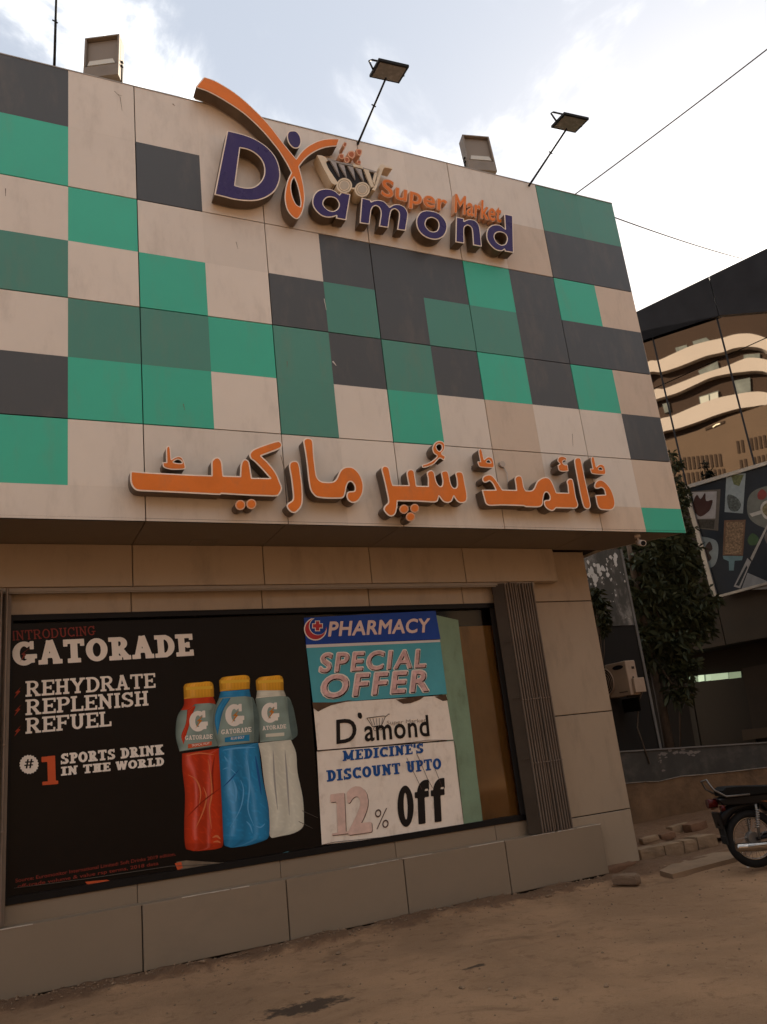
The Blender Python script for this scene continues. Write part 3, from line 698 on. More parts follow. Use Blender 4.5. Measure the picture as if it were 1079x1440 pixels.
GW = mat('wedge_grey', (.33, .30, .28), .35, var=.1)
for w in ([(290, 300), (355, 322), (398, 482)], [(385, 335), (452, 352), (482, 500)], [(490, 360), (556, 376), (582, 520)], [(580, 382), (650, 402), (682, 545)]):
    flat(cart, 'basket_bar', C2, corners(w), GW, -.05, -DEP - .001)
flat(cart, 'basket_bar', C2, corners([(675, 392), (735, 410), (800, 600), (765, 612)]), CREAM, -.05, -DEP - .002)
flat(cart, 'basket_bar', C2, corners([(805, 440), (832, 440), (805, 575), (780, 540)]), CREAM, -.05, -DEP - .003)
flat(cart, 'basket_bar', C2, corners([(545, 335), (660, 365), (670, 395), (560, 370)]), CREAM, -.05, -DEP - .004)
flat(cart, 'cart_handle', C2, [(770, 635, c), (800, 600), (865, 415), (858, 385), (868, 350), (900, 342), (935, 358), (1015, 378, c), (1012, 396, c), (930, 378), (905, 400), (830, 610), (810, 648, c)], CREAM, -.03, -DEP + .001)
for (x_, y_, r_) in ((450, 592, 90), (660, 637, 88)):
    cir = lambda r: [(x_ + r * math.cos(a), y_ + r * .98 * math.sin(a)) for a in np.linspace(0, 2 * math.pi, 14, endpoint=False)]
    wh = flat(cart, 'cart_wheel', C2, cir(r_), CREAM, -.03, -DEP - .005)
    flat(wh, 'wheel_ring', C2, cir(r_ * .80), mat('cart_ring', (.36, .29, .2), .4), -DEP - .005, -DEP - .007, holes=[cir(r_ * .70)])
    flat(wh, 'wheel_hub', C2, cir(r_ * .56), mat('cart_hub', (.45, .38, .29), .4), -DEP - .005, -DEP - .008)
flat(cart, 'wheel_axle', C2, corners([(530, 610), (580, 615), (580, 632), (530, 628)]), CREAM, -.05, -DEP)
OT = mat('item_rim', (.66, .36, .22), .4); OI = mat('item_orange', (.40, .12, .05), .4)
for L, r_ in (([(445, 85), (475, 90), (475, 120), (455, 145), (440, 120)], 0), ([(395, 220), (440, 225), (445, 275), (410, 280), (388, 250)], 0), ([(450, 262), (490, 255), (512, 290), (495, 322), (460, 315)], 0),
              ([(500, 195), (550, 185), (578, 225), (555, 272), (515, 262), (490, 225)], 0), ([(590, 165), (655, 175), (645, 235), (610, 232)], 0), ([(598, 300), (635, 295), (645, 330), (615, 342)], 0)):
    it = flat(cart, 'cart_item', C2, L, OT, -.04, -DEP - .002)
    A = np.array(L, float); cc = A.mean(0); flat(it, 'item_face', C2, [tuple(cc + (a - cc) * .62) for a in A], OI, -DEP - .002, -DEP - .005)
# SUPER MARKET small letters
TRIM2 = mat('letter_trim_orange', (.62, .36, .22), .4, var=.1)
for wd, BL, BR, TL in (('Super', (537, 274), (628, 297), (539, 251)), ('Market', (640, 298), (705, 312.5), (641, 273))):
    BL, BR, TL = [np.array(onY(*p, -.10)) for p in (BL, BR, TL)]
    lay = font_layout(wd, .015); caph = font_regions(wd[0], 0.0)[4]
    gl_ = font_regions(lay[-1][0], 0.0); x0 = lay[0][1] + font_regions(lay[0][0], 0.0)[1]; x1 = lay[-1][1] + gl_[2]
    ex = (BR - BL) / (x1 - x0); ey = (TL - BL) / caph
    for i, (ch, xo) in enumerate(lay):
        def put(off, d0, d1, nm, mt, par):
            q = MB()
            for loops in font_regions(ch, off)[0]: q.prism([[tuple(BL + ex * (a + xo - x0) + ey * b_) for a, b_ in L] for L in loops], fY, d0, d1)
            return q.build(nm, mt, par)
        k_ = .0012 * (i % 2)
        lt = put(.034, -.02, -.095 - k_, 'letter', TRIM2, dsign); put(.006, -.095 - k_, -.099 - k_, 'face', ORANGE, lt)

usign = thing('shop_sign', (2.5, -.08, 3.9), 'long orange raised Urdu lettering low on the box front, below the coloured panels', 'sign')
C5, C6, C7, C8 = crop(170, 610, 180 / 1079), crop(340, 610, 180 / 1079), crop(520, 610, 180 / 1079), crop(660, 620, 210 / 1079)
def pxl(cr, L): return [cr(p) for p in L]
ident = lambda p: p
w1 = pxl(C5, [(82, 312, c), (220, 325), (420, 335), (600, 345), (765, 350, c), (765, 300), (765, 235), (785, 207), (810, 198), (835, 208), (855, 245), (866, 353, c), (1006, 357, c), (1010, 270)]) + \
     pxl(C6, [(5, 228), (25, 213), (50, 222), (66, 245), (86, 371, c), (240, 374, c), (205, 335), (160, 285), (110, 235), (76, 208), (66, 178), (76, 150), (110, 125), (200, 90), (300, 60), (330, 70), (342, 98), (325, 125), (165, 187, c), (230, 250), (290, 330), (325, 410), (340, 460), (325, 500), (305, 523), (260, 527, c), (50, 520, c)]) + \
     pxl(C5, [(850, 506, c), (838, 514, c), (400, 492), (200, 484), (140, 478), (108, 458), (88, 425), (80, 385)])
UO = dict(trim=.012)
letter(usign, ident, w1, [], ORANGE, n=240, **UO)
def dot(cr, x, y, r): return pxl(cr, [(x + r * math.cos(a), y + r * math.sin(a)) for a in np.linspace(0, 2 * math.pi, 12, endpoint=False)])
for q_ in (dot(C5, 1008, 600, 42), dot(C6, 82, 592, 42), dot(C7, 290, 635, 38), dot(C7, 380, 628, 37), dot(C7, 345, 700, 38)): letter(usign, ident, q_, [], ORANGE, n=44, sub=3, trim=.011, trim_m=TRIM2)
letter(usign, C5, [(352, 240, c), (385, 240, c), (383, 120), (400, 102), (417, 115), (427, 215, c), (455, 198), (490, 190), (520, 205), (540, 250), (545, 290), (520, 300), (440, 302), (385, 292), (358, 275)],
       [[(445, 238), (475, 217), (505, 225), (515, 246), (480, 248)]], ORANGE, n=90, trim=.009)
letter(usign, C6, [(400, 272), (410, 240), (440, 228), (470, 235), (487, 265), (500, 345), (512, 450), (515, 560), (505, 610), (480, 645), (445, 668), (410, 655), (385, 625), (380, 600), (397, 580), (425, 562), (433, 535), (430, 480), (418, 380), (408, 320)], [], ORANGE, n=110, **UO)
letter(usign, C6, [(520, 60), (535, 40), (560, 35), (590, 45), (603, 75), (610, 180), (620, 270), (632, 350), (650, 385), (680, 403), (740, 407), (775, 400), (800, 375), (828, 315), (860, 285), (900, 277), (940, 285), (985, 325), (1015, 380), (1028, 440), (1022, 500), (1000, 545), (970, 575), (935, 582), (900, 562), (885, 530), (888, 500), (905, 486), (945, 482), (955, 465), (948, 430), (925, 405), (902, 410), (886, 440), (875, 500), (860, 535), (830, 545), (720, 545), (640, 535), (605, 510), (580, 470), (565, 400), (550, 260), (535, 150)], [], ORANGE, n=160, **UO)
letter(usign, C7, [(100, 300), (110, 275), (135, 270), (160, 285), (172, 320), (185, 390), (197, 432, c), (330, 433, c), (320, 380), (312, 330), (325, 305), (350, 298), (375, 315), (382, 350), (396, 438, c), (492, 440, c), (492, 380), (483, 330), (505, 308), (530, 310), (548, 335), (562, 400), (585, 438), (608, 437), (615, 400), (606, 350), (603, 325), (620, 312), (650, 312), (668, 340), (682, 410), (700, 450), (725, 455), (738, 430), (732, 370), (723, 335), (740, 318), (775, 322), (792, 350), (805, 420), (822, 510), (820, 560), (800, 580), (765, 583), (735, 565), (710, 527, c), (692, 568), (660, 582), (620, 570), (586, 527, c), (572, 568), (540, 578), (400, 570), (235, 568, c), (232, 620), (217, 675), (190, 695), (160, 690), (130, 660), (118, 635), (130, 605), (155, 580), (155, 545), (140, 470), (120, 380)], [], ORANGE, n=190, **UO)
letter(usign, C7, [(535, 100), (560, 68), (595, 60), (625, 75), (635, 105), (628, 140), (608, 168), (642, 192, c), (628, 226, c), (590, 207), (545, 252), (500, 275), (450, 285), (445, 262), (480, 250), (530, 225), (568, 188), (543, 165), (530, 130)],
       [[(563, 105), (583, 87), (606, 97), (608, 125), (590, 146), (570, 133)]], ORANGE, n=90, trim=.010)
letter(usign, C8, [(95, 275), (105, 255), (135, 243), (165, 250), (200, 290), (240, 352, c), (341, 355, c), (335, 310), (330, 272), (345, 252), (370, 252), (385, 275), (395, 330), (408, 358, c), (448, 358), (470, 340), (490, 295), (520, 270), (550, 262), (580, 272), (605, 310), (630, 373, c), (717, 375, c), (712, 320), (705, 293), (722, 273), (745, 278), (755, 310), (770, 400), (787, 460), (775, 485), (740, 488), (628, 485, c), (605, 505), (575, 498), (550, 475), (540, 445), (550, 428), (578, 425), (583, 400), (565, 372), (545, 380), (535, 420), (530, 460), (505, 478), (410, 477, c), (396, 470, c), (250, 465), (150, 468), (120, 450), (105, 400), (92, 353, c), (192, 353, c), (172, 312), (150, 290), (125, 300), (105, 298)], [], ORANGE, n=190, **UO)
letter(usign, C8, [(640, 175, c), (655, 165), (640, 145), (645, 120), (668, 110), (700, 122), (705, 145, c), (688, 140), (675, 152), (685, 170), (712, 172, c), (717, 218, c), (680, 222), (650, 212)], [], ORANGE, n=70, trim=.009)
for dx, dy, k_ in ((0, 0, 1.0), (813, 56, .94)):
    T = lambda L: [(62 + (p[0] - 62) * k_ + dx, 75 + (p[1] - 75) * k_ + dy) + tuple(p[2:]) for p in L]
    letter(usign, C8, T([(62, 148, c), (82, 150, c), (68, 75), (78, 55), (90, 65), (107, 135, c), (135, 115), (165, 125), (178, 160), (178, 190), (160, 195), (80, 188), (65, 165)]), [T([(124, 155), (140, 138), (157, 157)])], ORANGE, n=90, trim=.008)
letter(usign, C8, [(760, 145), (770, 122), (800, 122), (812, 150), (840, 290), (878, 460), (870, 488), (845, 492), (825, 470), (800, 370), (770, 210)], [], ORANGE, n=110, **UO)
letter(usign, C8, [(905, 320), (920, 290), (950, 280), (985, 300), (1025, 350), (1050, 420), (1052, 470), (1030, 498), (980, 500), (945, 492), (925, 460), (912, 392, c), (985, 388, c), (975, 352), (955, 338), (935, 345), (912, 342)], [], ORANGE, n=100, **UO)

# small junction fitting with a dangling wire left of the middle of the Urdu word
jx, jz = onY(706, 653, -.02)
t_ = thing('junction_box', (jx, 0, jz), 'small round junction box with a hanging wire above the Urdu sign', 'junction box')
q = MB(); q.tube([(jx, -.001, jz), (jx, -.035, jz)], .035, 12); q.build('box_cover', mat('pale_plastic', (.42, .35, .29), .5, var=.1), t_)
q = MB(); q.tube([(jx + .02, -.012, jz - .02), (jx + .05, -.02, jz - .1), (jx + .04, -.015, jz - .2), (jx + .1, -.03, jz - .28)], .006, 6); q.build('wire', mat('pale_wire', (.5, .45, .4), .5), t_)

# ================================================================ POSTERS ON THE WINDOW
YPO = .905
def W(x, y, Y=YPO): return onY(x, y, Y)
def sheet(mb, pts, d, m=0, sub=0):
    L = [W(*p[:2]) for p in (smooth(pts, sub=sub) if sub else pts)]; mb.prism([L], fY, d, d, m)
def prt(name, col, rough=.35, **k):
    return mat(name, col, rough, var=k.pop('var', .06), scale=k.pop('scale', 2.5), **k)
P_BLK = prt('poster_black', (.006, .004, .0035), .30, bump=.35, bscale=2.2)
P_WHT = prt('print_white', (.76, .68, .59), .4, var=.1); P_RED = prt('print_red', (.30, .035, .014)); P_DRED = prt('print_dark_red', (.20, .03, .02)); P_ORG = prt('print_orange', (.55, .09, .03))
P_DEEP = prt('print_black', (.012, .010, .010))
def crinkled(name, px, d, mt, parent, n=30, amp=.004, seed=0, nz_=30):
    """sheet with the small waves of a pasted banner; px = four corners TL TR BR BL"""
    TL, TR, BR, BL = [np.array(W(*p)) for p in px]; q = MB()
    for j in range(nz_ + 1):
        for i in range(n + 1):
            u, v = i / n, j / nz_; p = TL * (1 - u) * (1 - v) + TR * u * (1 - v) + BR * u * v + BL * (1 - u) * v
            w = mnoise.noise(Vector((p[0] * 2.2 + seed, p[1] * 2.2, seed))) * amp
            q.v.append((p[0], d + abs(w), p[1]))
    for j in range(nz_):
        for i in range(n):
            a = j * (n + 1) + i; q.f.append((a, a + 1, a + n + 2, a + n + 1)); q.m.append(0); q.sm.append(True)
    # thickness as a rim behind
    return q.build(name, mt, parent)
pb = W(230, 1100)
poster = thing('drink_poster', (pb[0], YPO, .75), 'black window poster of three sports drink bottles with white slab lettering', 'poster')
PX1 = [(14, 878), (428, 864), (453, 1190), (10, 1262)]
crinkled('sheet', PX1, YPO, P_BLK, poster, amp=.005)
dP = YPO - .002
q = MB(); slab_text(q, 'INTRODUCING', W(18, 901), W(135, 893), W(17, 887.5), fY, dP, W=.14, S=.11, gap=.10); q.build('lettering', P_DRED, poster)
q = MB(); slab_text(q, 'GATORADE', W(18, 937), W(273, 922), W(17, 903), fY, dP, W=.25, S=.19, gap=.045); q.build('lettering', P_WHT, poster)
q = MB(); sheet(q, [(42, 911), (34, 918), (37, 921), (28, 931), (33, 922), (30, 920)], dP - .001); q.build('logo_bolt', P_DRED, poster)
for s_, BL, BR, TL in (('REHYDRATE', (36, 980), (219, 967), (36, 958)), ('REPLENISH', (36, 1006), (209, 992), (36, 984)), ('REFUEL', (36, 1032), (157, 1021), (36, 1010))):
    q = MB(); slab_text(q, s_, W(*BL), W(*BR), W(*TL), fY, dP, W=.18, S=.13, gap=.05); q.build('lettering', P_WHT, poster)
for x_, y_ in ((21, 975), (21, 1000), (21, 1029)):
    q = MB(); sheet(q, [(x_ + 9, y_ - 9), (x_, y_), (x_ + 3, y_), (x_ - 1, y_ + 7), (x_ + 8, y_ - 3), (x_ + 5, y_ - 4)], dP); q.build('bolt_mark', P_RED, poster)
for s_, BL, BR, TL in (('SPORTS DRINK', (85.5, 1075), (231, 1061), (85, 1060)), ('IN THE WORLD', (86, 1091), (231, 1076.5), (86, 1078.5))):
    q = MB(); slab_text(q, s_, W(*BL), W(*BR), W(*TL), fY, dP, W=.26, S=.18, gap=.05); q.build('lettering', P_WHT, poster)
q = MB(); cxy = (41, 1075); pts = []
for k in range(40):
    a = 2 * math.pi * k / 40; r = 13.8 if k % 2 else 12.4; pts.append((cxy[0] + r * math.cos(a), cxy[1] + r * math.sin(a)))
sheet(q, pts, dP); q.build('badge', P_WHT, poster)
q = MB(); slab_text(q, '#', W(34, 1081), W(48, 1080), W(34, 1068), fY, dP - .001, W=.24, S=.15); q.build('lettering', P_BLK, poster)
q = MB(); slab_text(q, '1', W(58, 1104.5), W(81, 1102.5), W(57, 1064), fY, dP, W=.30, S=.12); q.build('lettering', P_ORG, poster)
for s_, BL, BR, TL in (('Source: Euromonitor International Limited: Soft Drinks 2019 edition,', (22, 1241), (247, 1203), (22, 1236)), ('off-trade volume & value rsp terms, 2018 data', (25, 1249), (223, 1216), (25, 1244))):
    q = MB(); font_text(q, s_, W(*BL), W(*BR), W(*TL), fY, dP, off=.01); q.build('lettering', P_DRED, poster)
# bottles
CB = crop(230, 930, 220 / 1056)
def bp(L, d, m, name='print', sub=4):
    q = MB(); q.prism([[W(*p[:2]) for p in smooth([CB(p) for p in L], sub=sub)]], fY, d, d); return q.build(name, m, poster)
def shade_mat():
    m = bpy.data.materials.new('bottle_print'); m.use_nodes = True; n, l = m.node_tree.nodes, m.node_tree.links; b = n['Principled BSDF']; b.inputs['Roughness'].default_value = .35; b.inputs['Specular IOR Level'].default_value = .2
    a = n.new('ShaderNodeVertexColor'); a.layer_name = 'ink'; l.new(a.outputs[0], b.inputs['Base Color']); return m
INK = shade_mat()
def shaded(L, d, base, kind='body', name='print', rows=60, cols=26, seed=0):
    """printed picture of a rounded bottle part: ink colour varies across the print"""
    P = [CB(p) for p in L]; P = smooth(P, sub=4); A = np.array([p[:2] for p in P]); ys = np.linspace(A[:, 1].min() + .05, A[:, 1].max() - .05, rows + 1)
    q = MB(); cols_ = []
    for y in ys:
        xs = []
        for i in range(len(A)):
            (x0, y0), (x1, y1) = A[i - 1], A[i]
            if (y0 > y) != (y1 > y): xs.append(x0 + (y - y0) / (y1 - y0) * (x1 - x0))
        xl, xr = (min(xs), max(xs)) if xs else (A[:, 0].mean(), A[:, 0].mean())
        for c_ in range(cols + 1):
            t = c_ / cols; X, Z = W(xl + (xr - xl) * t, y); q.v.append((X, d, Z))
            v = (y - ys[0]) / (ys[-1] - ys[0])
            e = .42 + .58 * min(1, (min(t, 1 - t) / .16)) ** .7
            if kind == 'body':
                w = mnoise.noise(Vector((t * 2.2 + seed, v * 3.1, seed))) * .16; h1 = math.exp(-((t - .24 - w) / .05) ** 2) * (.55 if .06 < v < .9 else .1); h2 = math.exp(-((t - .70 - w * .8) / .04) ** 2) * .38; dk = math.exp(-((t - .47 + w) / .10) ** 2) * .30
                wr = abs(mnoise.noise(Vector((t * 5 + seed, v * 9, 4)))); k = e * (1 - dk + .25 * (wr < .045)) * (1 - .25 * (v > .93)) * (.75 + .25 * min(1, v * 14)); s_ = (h1 + h2) * (.5 + .5 * mnoise.noise(Vector((seed, v * 6, 1))) + .3)
            elif kind == 'cap': k = e * (1.15 - .35 * v) * (1 + .10 * math.sin(t * 60)); s_ = math.exp(-((t - .3) / .1) ** 2) * .18
            else: k = e * (1 + .22 * mnoise.noise(Vector((t * 3 + seed, v * 5, 2))) - .3 * math.exp(-((t - .86) / .06) ** 2)); s_ = math.exp(-((t - .33) / .12) ** 2) * .10
            if kind == 'body' and min(base) > .3: k = 1 - (1 - k) * .35; s_ *= .3
            elif kind == 'body': k = 1 - (1 - k) * .8
            cols_.append(tuple(min(1, max(0, base[i] * k + s_ * (.55 * base[i] + .18))) for i in range(3)) + (1,))
    for j in range(rows):
        for i in range(cols): a = j * (cols + 1) + i; q.f.append((a, a + 1, a + cols + 2, a + cols + 1)); q.m.append(0); q.sm.append(False)
    o = q.build(name, INK, poster); at = o.data.color_attributes.new('ink', 'FLOAT_COLOR', 'POINT'); at.data.foreach_set('color', [c for v in cols_ for c in v]); return o
CAPM = mat('print_yellow', (.62, .30, .018), .4, var=.25, scale=9); CAPD = mat('print_cap_orange', (.50, .17, .015), .4)
LAB = mat('print_label', (.17, .22, .19), .4, var=.2, scale=9); LAB2 = mat('print_label_dark', (.08, .115, .105), .4, var=.2, scale=12)
RB = mat('print_bottle_red', (.42, .028, .006), .3, var=.25, scale=5); BBm = mat('print_bottle_blue', (.016, .19, .36), .3, var=.25, scale=5); WBm = mat('print_bottle_white', (.60, .57, .46), .3, var=.10, scale=5)
RH = mat('print_red_light', (.60, .16, .06), .3); BH = mat('print_blue_light', (.10, .34, .60), .3); BD = mat('print_blue_deep', (.012, .085, .26), .3); RD = mat('print_red_deep', (.26, .016, .005), .3)
d = dP
# third (back), then first, then second in front
shaded([(640, 550, c), (860, 530, c), (895, 620), (905, 750), (940, 920), (948, 1060), (940, 1120), (880, 1160), (790, 1180), (718, 1180), (712, 1000), (680, 820), (660, 650)], d, (.60, .57, .46), 'body', 'bottle_body', seed=15)
shaded([(632, 195, c), (812, 195, c), (828, 236, c), (625, 250, c)], d - .0003, (.60, .57, .46), 'label', 'bottle_neck', seed=9)
shaded([(620, 250, c), (830, 235), (868, 290), (888, 370), (905, 490), (870, 530, c), (650, 545, c), (640, 380)], d - .0005, (.22, .29, .25), 'label', 'bottle_label', seed=3)
bp([(835, 245, c), (868, 290), (905, 490), (872, 528, c), (850, 420)], d - .0007, LAB2, 'bottle_label_edge')
shaded([(622, 130, c), (650, 108), (715, 100), (800, 102), (812, 197, c), (628, 197, c)], d - .0008, (.70, .33, .02), 'cap', 'bottle_cap', seed=13)
shaded([(125, 622, c), (375, 588, c), (390, 700), (385, 800), (395, 950), (402, 1240), (370, 1265), (250, 1280), (165, 1275), (145, 1240), (140, 1100), (145, 900), (130, 760), (125, 690)], d - .001, (.50, .035, .006), 'body', 'bottle_body', seed=10)
shaded([(138, 250, c), (335, 238, c), (350, 290), (300, 330), (120, 420), (95, 560), (85, 460), (95, 370), (135, 300)], d - .0012, (.50, .035, .006), 'label', 'bottle_neck', seed=9)
shaded([(215, 285, c), (330, 283), (360, 300), (352, 330), (360, 420), (378, 570, c), (108, 608, c), (85, 520), (83, 440), (95, 370), (118, 330), (130, 330), (140, 400, c), (175, 330)], d - .0014, (.22, .29, .25), 'label', 'bottle_label', seed=7)
shaded([(160, 330, c), (215, 300), (195, 360), (135, 560, c), (120, 500), (150, 420)], d - .0016, (.50, .035, .006), 'label', 'label_flash', seed=10)
shaded([(135, 172, c), (150, 152), (240, 142), (328, 143), (342, 238, c), (138, 254, c)], d - .0018, (.70, .33, .02), 'cap', 'bottle_cap', seed=13)
shaded([(375, 575, c), (640, 550, c), (650, 640), (670, 800), (708, 980), (712, 1180), (650, 1220), (540, 1250), (440, 1257), (408, 1235), (395, 1000), (385, 800), (375, 640)], d - .002, (.018, .21, .42), 'body', 'bottle_body', seed=15)
shaded([(385, 203, c), (580, 190, c), (590, 240, c), (372, 252, c)], d - .0022, (.018, .21, .42), 'label', 'bottle_neck', seed=9)
shaded([(375, 246, c), (590, 238), (620, 290), (645, 380), (640, 545, c), (370, 575, c), (338, 480), (332, 400), (345, 320)], d - .0024, (.22, .29, .25), 'label', 'bottle_label', seed=15)
shaded([(400, 250, c), (455, 246, c), (400, 340), (365, 500, c), (345, 400), (360, 320)], d - .0026, (.018, .21, .42), 'label', 'label_flash', seed=13)
bp([(598, 245, c), (622, 290), (647, 380), (641, 545, c), (610, 548, c), (610, 400)], d - .0026, LAB2, 'bottle_label_edge')
shaded([(375, 130, c), (400, 108), (480, 98), (575, 100), (582, 186, c), (380, 204, c)], d - .0028, (.70, .33, .02), 'cap', 'bottle_cap', seed=12)
for L in ([(150, 175), (330, 165), (330, 185), (150, 195)], [(385, 130), (575, 122), (577, 140), (388, 150)], [(635, 130), (805, 122), (807, 140), (637, 150)]): bp(corners(L), d - .003, mat('print_cap_light', (.72, .42, .04), .4), 'cap_highlight')
def streak(pts, w, m, dd):
    L = []; P = [np.array(p, float) for p in smooth(pts, closed=False, sub=5)]; n_ = len(P); A = []; B = []
    for i, p in enumerate(P):
        t = P[min(i + 1, n_ - 1)] - P[max(i - 1, 0)]; t /= np.linalg.norm(t); nn = np.array([-t[1], t[0]]) * w * (.25 + math.sin(math.pi * i / (n_ - 1))) / 2; A.append(tuple(p + nn)); B.append(tuple(p - nn))
    bp([(a, b_, 1) for a, b_ in A + B[::-1]], dd, m, 'print_streak', sub=1)
for pts, w, m in (([(165, 765), (220, 800), (250, 880), (240, 980)], 8, RH), ([(300, 660), (320, 780), (325, 900), (310, 1000), (325, 1130)], 9, RH), ([(270, 850), (290, 920), (265, 1020), (215, 1130)], 8, RH), ([(345, 640), (330, 760), (340, 900)], 10, RD),
                  ([(160, 1050), (260, 950), (390, 850)], 7, RD), ([(150, 640), (240, 620), (340, 630)], 8, RH), ([(330, 1190), (360, 1180), (385, 1200)], 12, RH), ([(335, 1220), (365, 1215), (385, 1225)], 10, RH)): streak(pts, w, m, d - .0012)
for pts, w, m in (([(400, 730), (440, 720), (490, 760)], 7, BH), ([(470, 800), (490, 870), (488, 950)], 12, BH), ([(555, 620), (575, 740), (580, 860), (570, 1000), (610, 1110)], 9, BH), ([(520, 800), (540, 870), (520, 990), (450, 1120)], 7, BH), ([(400, 600), (500, 585), (620, 580)], 10, BH),
                  ([(400, 850), (450, 800), (510, 730)], 7, BD), ([(620, 640), (640, 760), (660, 900)], 12, BD), ([(620, 1110), (655, 1120), (685, 1095)], 8, BH), ([(410, 640), (430, 670), (450, 690)], 9, BH), ([(560, 1080), (585, 1110), (600, 1160)], 8, BH)): streak(pts, w, m, d - .0022)
for pts in ([(740, 600), (750, 800), (770, 1000)], [(820, 600), (835, 800), (850, 1040)]): streak(pts, 10, mat('print_white_dull', (.33, .31, .28), .4), d - .0002)
for BL, BR, TL, dd in (((175, 478), (300, 470), (172, 338), d - .0034), ((418, 442), (546, 435), (415, 292), d - .0034), ((662, 418), (782, 412), (660, 282), d - .0034)):
    q = MB(); slab_text(q, 'G', W(*CB(BL)), W(*CB(BR)), W(*CB(TL)), fY, dd, W=.27, S=.2); q.build('label_mark', P_WHT, poster)
    x_, y_ = BL[0] + 62, BL[1] - 68
    bp(corners([(x_ + 30, y_ - 45), (x_ - 15, y_ - 5), (x_ + 5, y_ - 5), (x_ - 22, y_ + 45), (x_ + 25, y_ - 12), (x_ + 8, y_ - 14)]), dd - .0004, CAPD, 'label_bolt')
for s_, BL, BR, TL, W_ in (('GATORADE', (145, 532), (330, 522), (145, 502), .2), ('GATORADE', (390, 494), (593, 475), (389, 462), .2), ('ATORADE', (668, 466), (828, 452), (666, 438), .2)):
    q = MB(); slab_text(q, s_, W(*CB(BL)), W(*CB(BR)), W(*CB(TL)), fY, d - .0034, W=W_, S=.15, gap=.06); q.build('label_lettering', P_WHT, poster)
bp(corners([(165, 560), (325, 540), (326, 566), (165, 588)]), d - .0034, P_ORG, 'label_strip'); bp(corners([(413, 515), (580, 494), (580, 537), (413, 547)]), d - .0034, BBm, 'label_strip'); bp(corners([(690, 490), (815, 480), (815, 503), (690, 512)]), d - .0034, WBm, 'label_strip')
q = MB(); font_text(q, 'TROPICAL FRUIT', W(*CB((190, 577))), W(*CB((310, 560))), W(*CB((190, 562))), fY, d - .0038, off=.01); q.build('label_lettering', P_WHT, poster)
q = MB(); font_text(q, 'BLUE BOLT', W(*CB((455, 530))), W(*CB((545, 520))), W(*CB((455, 514))), fY, d - .0038, off=.01); q.build('label_lettering', P_WHT, poster)
# torn lower edge where an older poster shows
q = MB(); sheet(q, [(248, 1212), (262, 1210), (310, 1213), (380, 1207), (446, 1192), (447, 1197), (380, 1214), (320, 1225), (256, 1232)], d - .0005); q.build('torn_strip', mat('torn_beige', (.17, .125, .085), .6, var=.3, scale=9), poster)
q = MB(); sheet(q, [(120, 1240), (150, 1237), (163, 1241), (150, 1247), (125, 1246)], d - .0005); sheet(q, [(246, 1214), (255, 1212), (257, 1220), (250, 1224)], d - .0006); q.build('torn_strip', P_ORG, poster)
q = MB(); sheet(q, [(398, 1199), (406, 1197), (405, 1203), (397, 1205)], d - .0006); q.build('torn_strip', mat('torn_teal', (.06, .18, .2), .6), poster)
q = MB()
for L in ([(20, 1249), (120, 1236), (240, 1218), (300, 1215)], [(420, 1155), (440, 1165)], [(425, 1140), (447, 1150)]):
    q = MB(); q.tube([(W(*a)[0], d - .001, W(*a)[1]) for a in L], .003, 4); q.build('torn_edge', mat('torn_light', (.10, .085, .07), .5), poster)

# pharmacy column of banners, one above another
def banner(name, label, PXs, mt, dd, seed):
    cpt = np.mean([W(*p) for p in PXs], 0); t = thing(name, (cpt[0], dd, cpt[1] - .3), label, 'banner'); crinkled('sheet', PXs, dd, mt, t, n=24, nz_=18, amp=.006, seed=seed); return t
dB = YPO - .012
PBL = prt('banner_blue', (.010, .050, .27), .3, var=.15, bump=.3, bscale=3); PCY = prt('banner_cyan', (.075, .33, .38), .35, var=.1, bump=.3, bscale=3)
PIV = mat('board_ivory', (.80, .70, .59), .45, var=.06, scale=3, dirt=(.30, .20, .12), dirt_amt=.35, dirt_scale=(7, 7, 5), bump=.35, bscale=3)
ph = banner('pharmacy_banner', 'blue banner reading PHARMACY with a red crescent and cross', [(427, 869), (612, 859), (619, 899), (430, 907)], PBL, dB, 1)
q = MB(); sheet(q, [(430, 907), (618, 900), (618.5, 903), (430.5, 911.5)], dB - .001); q.build('white_stripe', mat('stripe_white', (.6, .55, .52), .4), ph)
font = MB(); font_text(font, 'PHARMACY', W(461.5, 895), W(602, 889), W(464, 875), fY, dB - .003, off=.028, track=.03); font.build('lettering', prt('print_pinkish_white', (.66, .50, .44)), ph)
q = MB(); q2 = MB()
cr_o = [(443 + 14.5 * math.cos(a), 885 + 14.5 * math.sin(a)) for a in np.radians(np.linspace(-5, 245, 22))]; cr_i = [(446.5 + 12.6 * math.cos(a), 881 + 12.6 * math.sin(a)) for a in np.radians(np.linspace(240, 5, 22))]
cr_w = [(443 + 16 * math.cos(a), 885 + 16 * math.sin(a)) for a in np.radians(np.linspace(-10, 250, 22))]; cr_v = [(447 + 12 * math.cos(a), 881 + 12 * math.sin(a)) for a in np.radians(np.linspace(245, 0, 22))]
sheet(q2, cr_w + cr_v, dB - .002); sheet(q, cr_o + cr_i, dB - .003)
sheet(q, [(443.5, 874), (448.5, 874), (448.5, 878), (452.5, 878), (452.5, 883), (448.5, 883), (448.5, 887), (443.5, 887), (443.5, 883), (439.5, 883), (439.5, 878), (443.5, 878)], dB - .0035)
sheet(q2, [(442.5, 873), (449.5, 873), (449.5, 877), (453.5, 877), (453.5, 884), (449.5, 884), (449.5, 888), (442.5, 888), (442.5, 884), (438.5, 884), (438.5, 877), (442.5, 877)], dB - .002)
q2.build('emblem_outline', P_WHT, ph); q.build('emblem', prt('print_crimson', (.42, .035, .04)), ph)
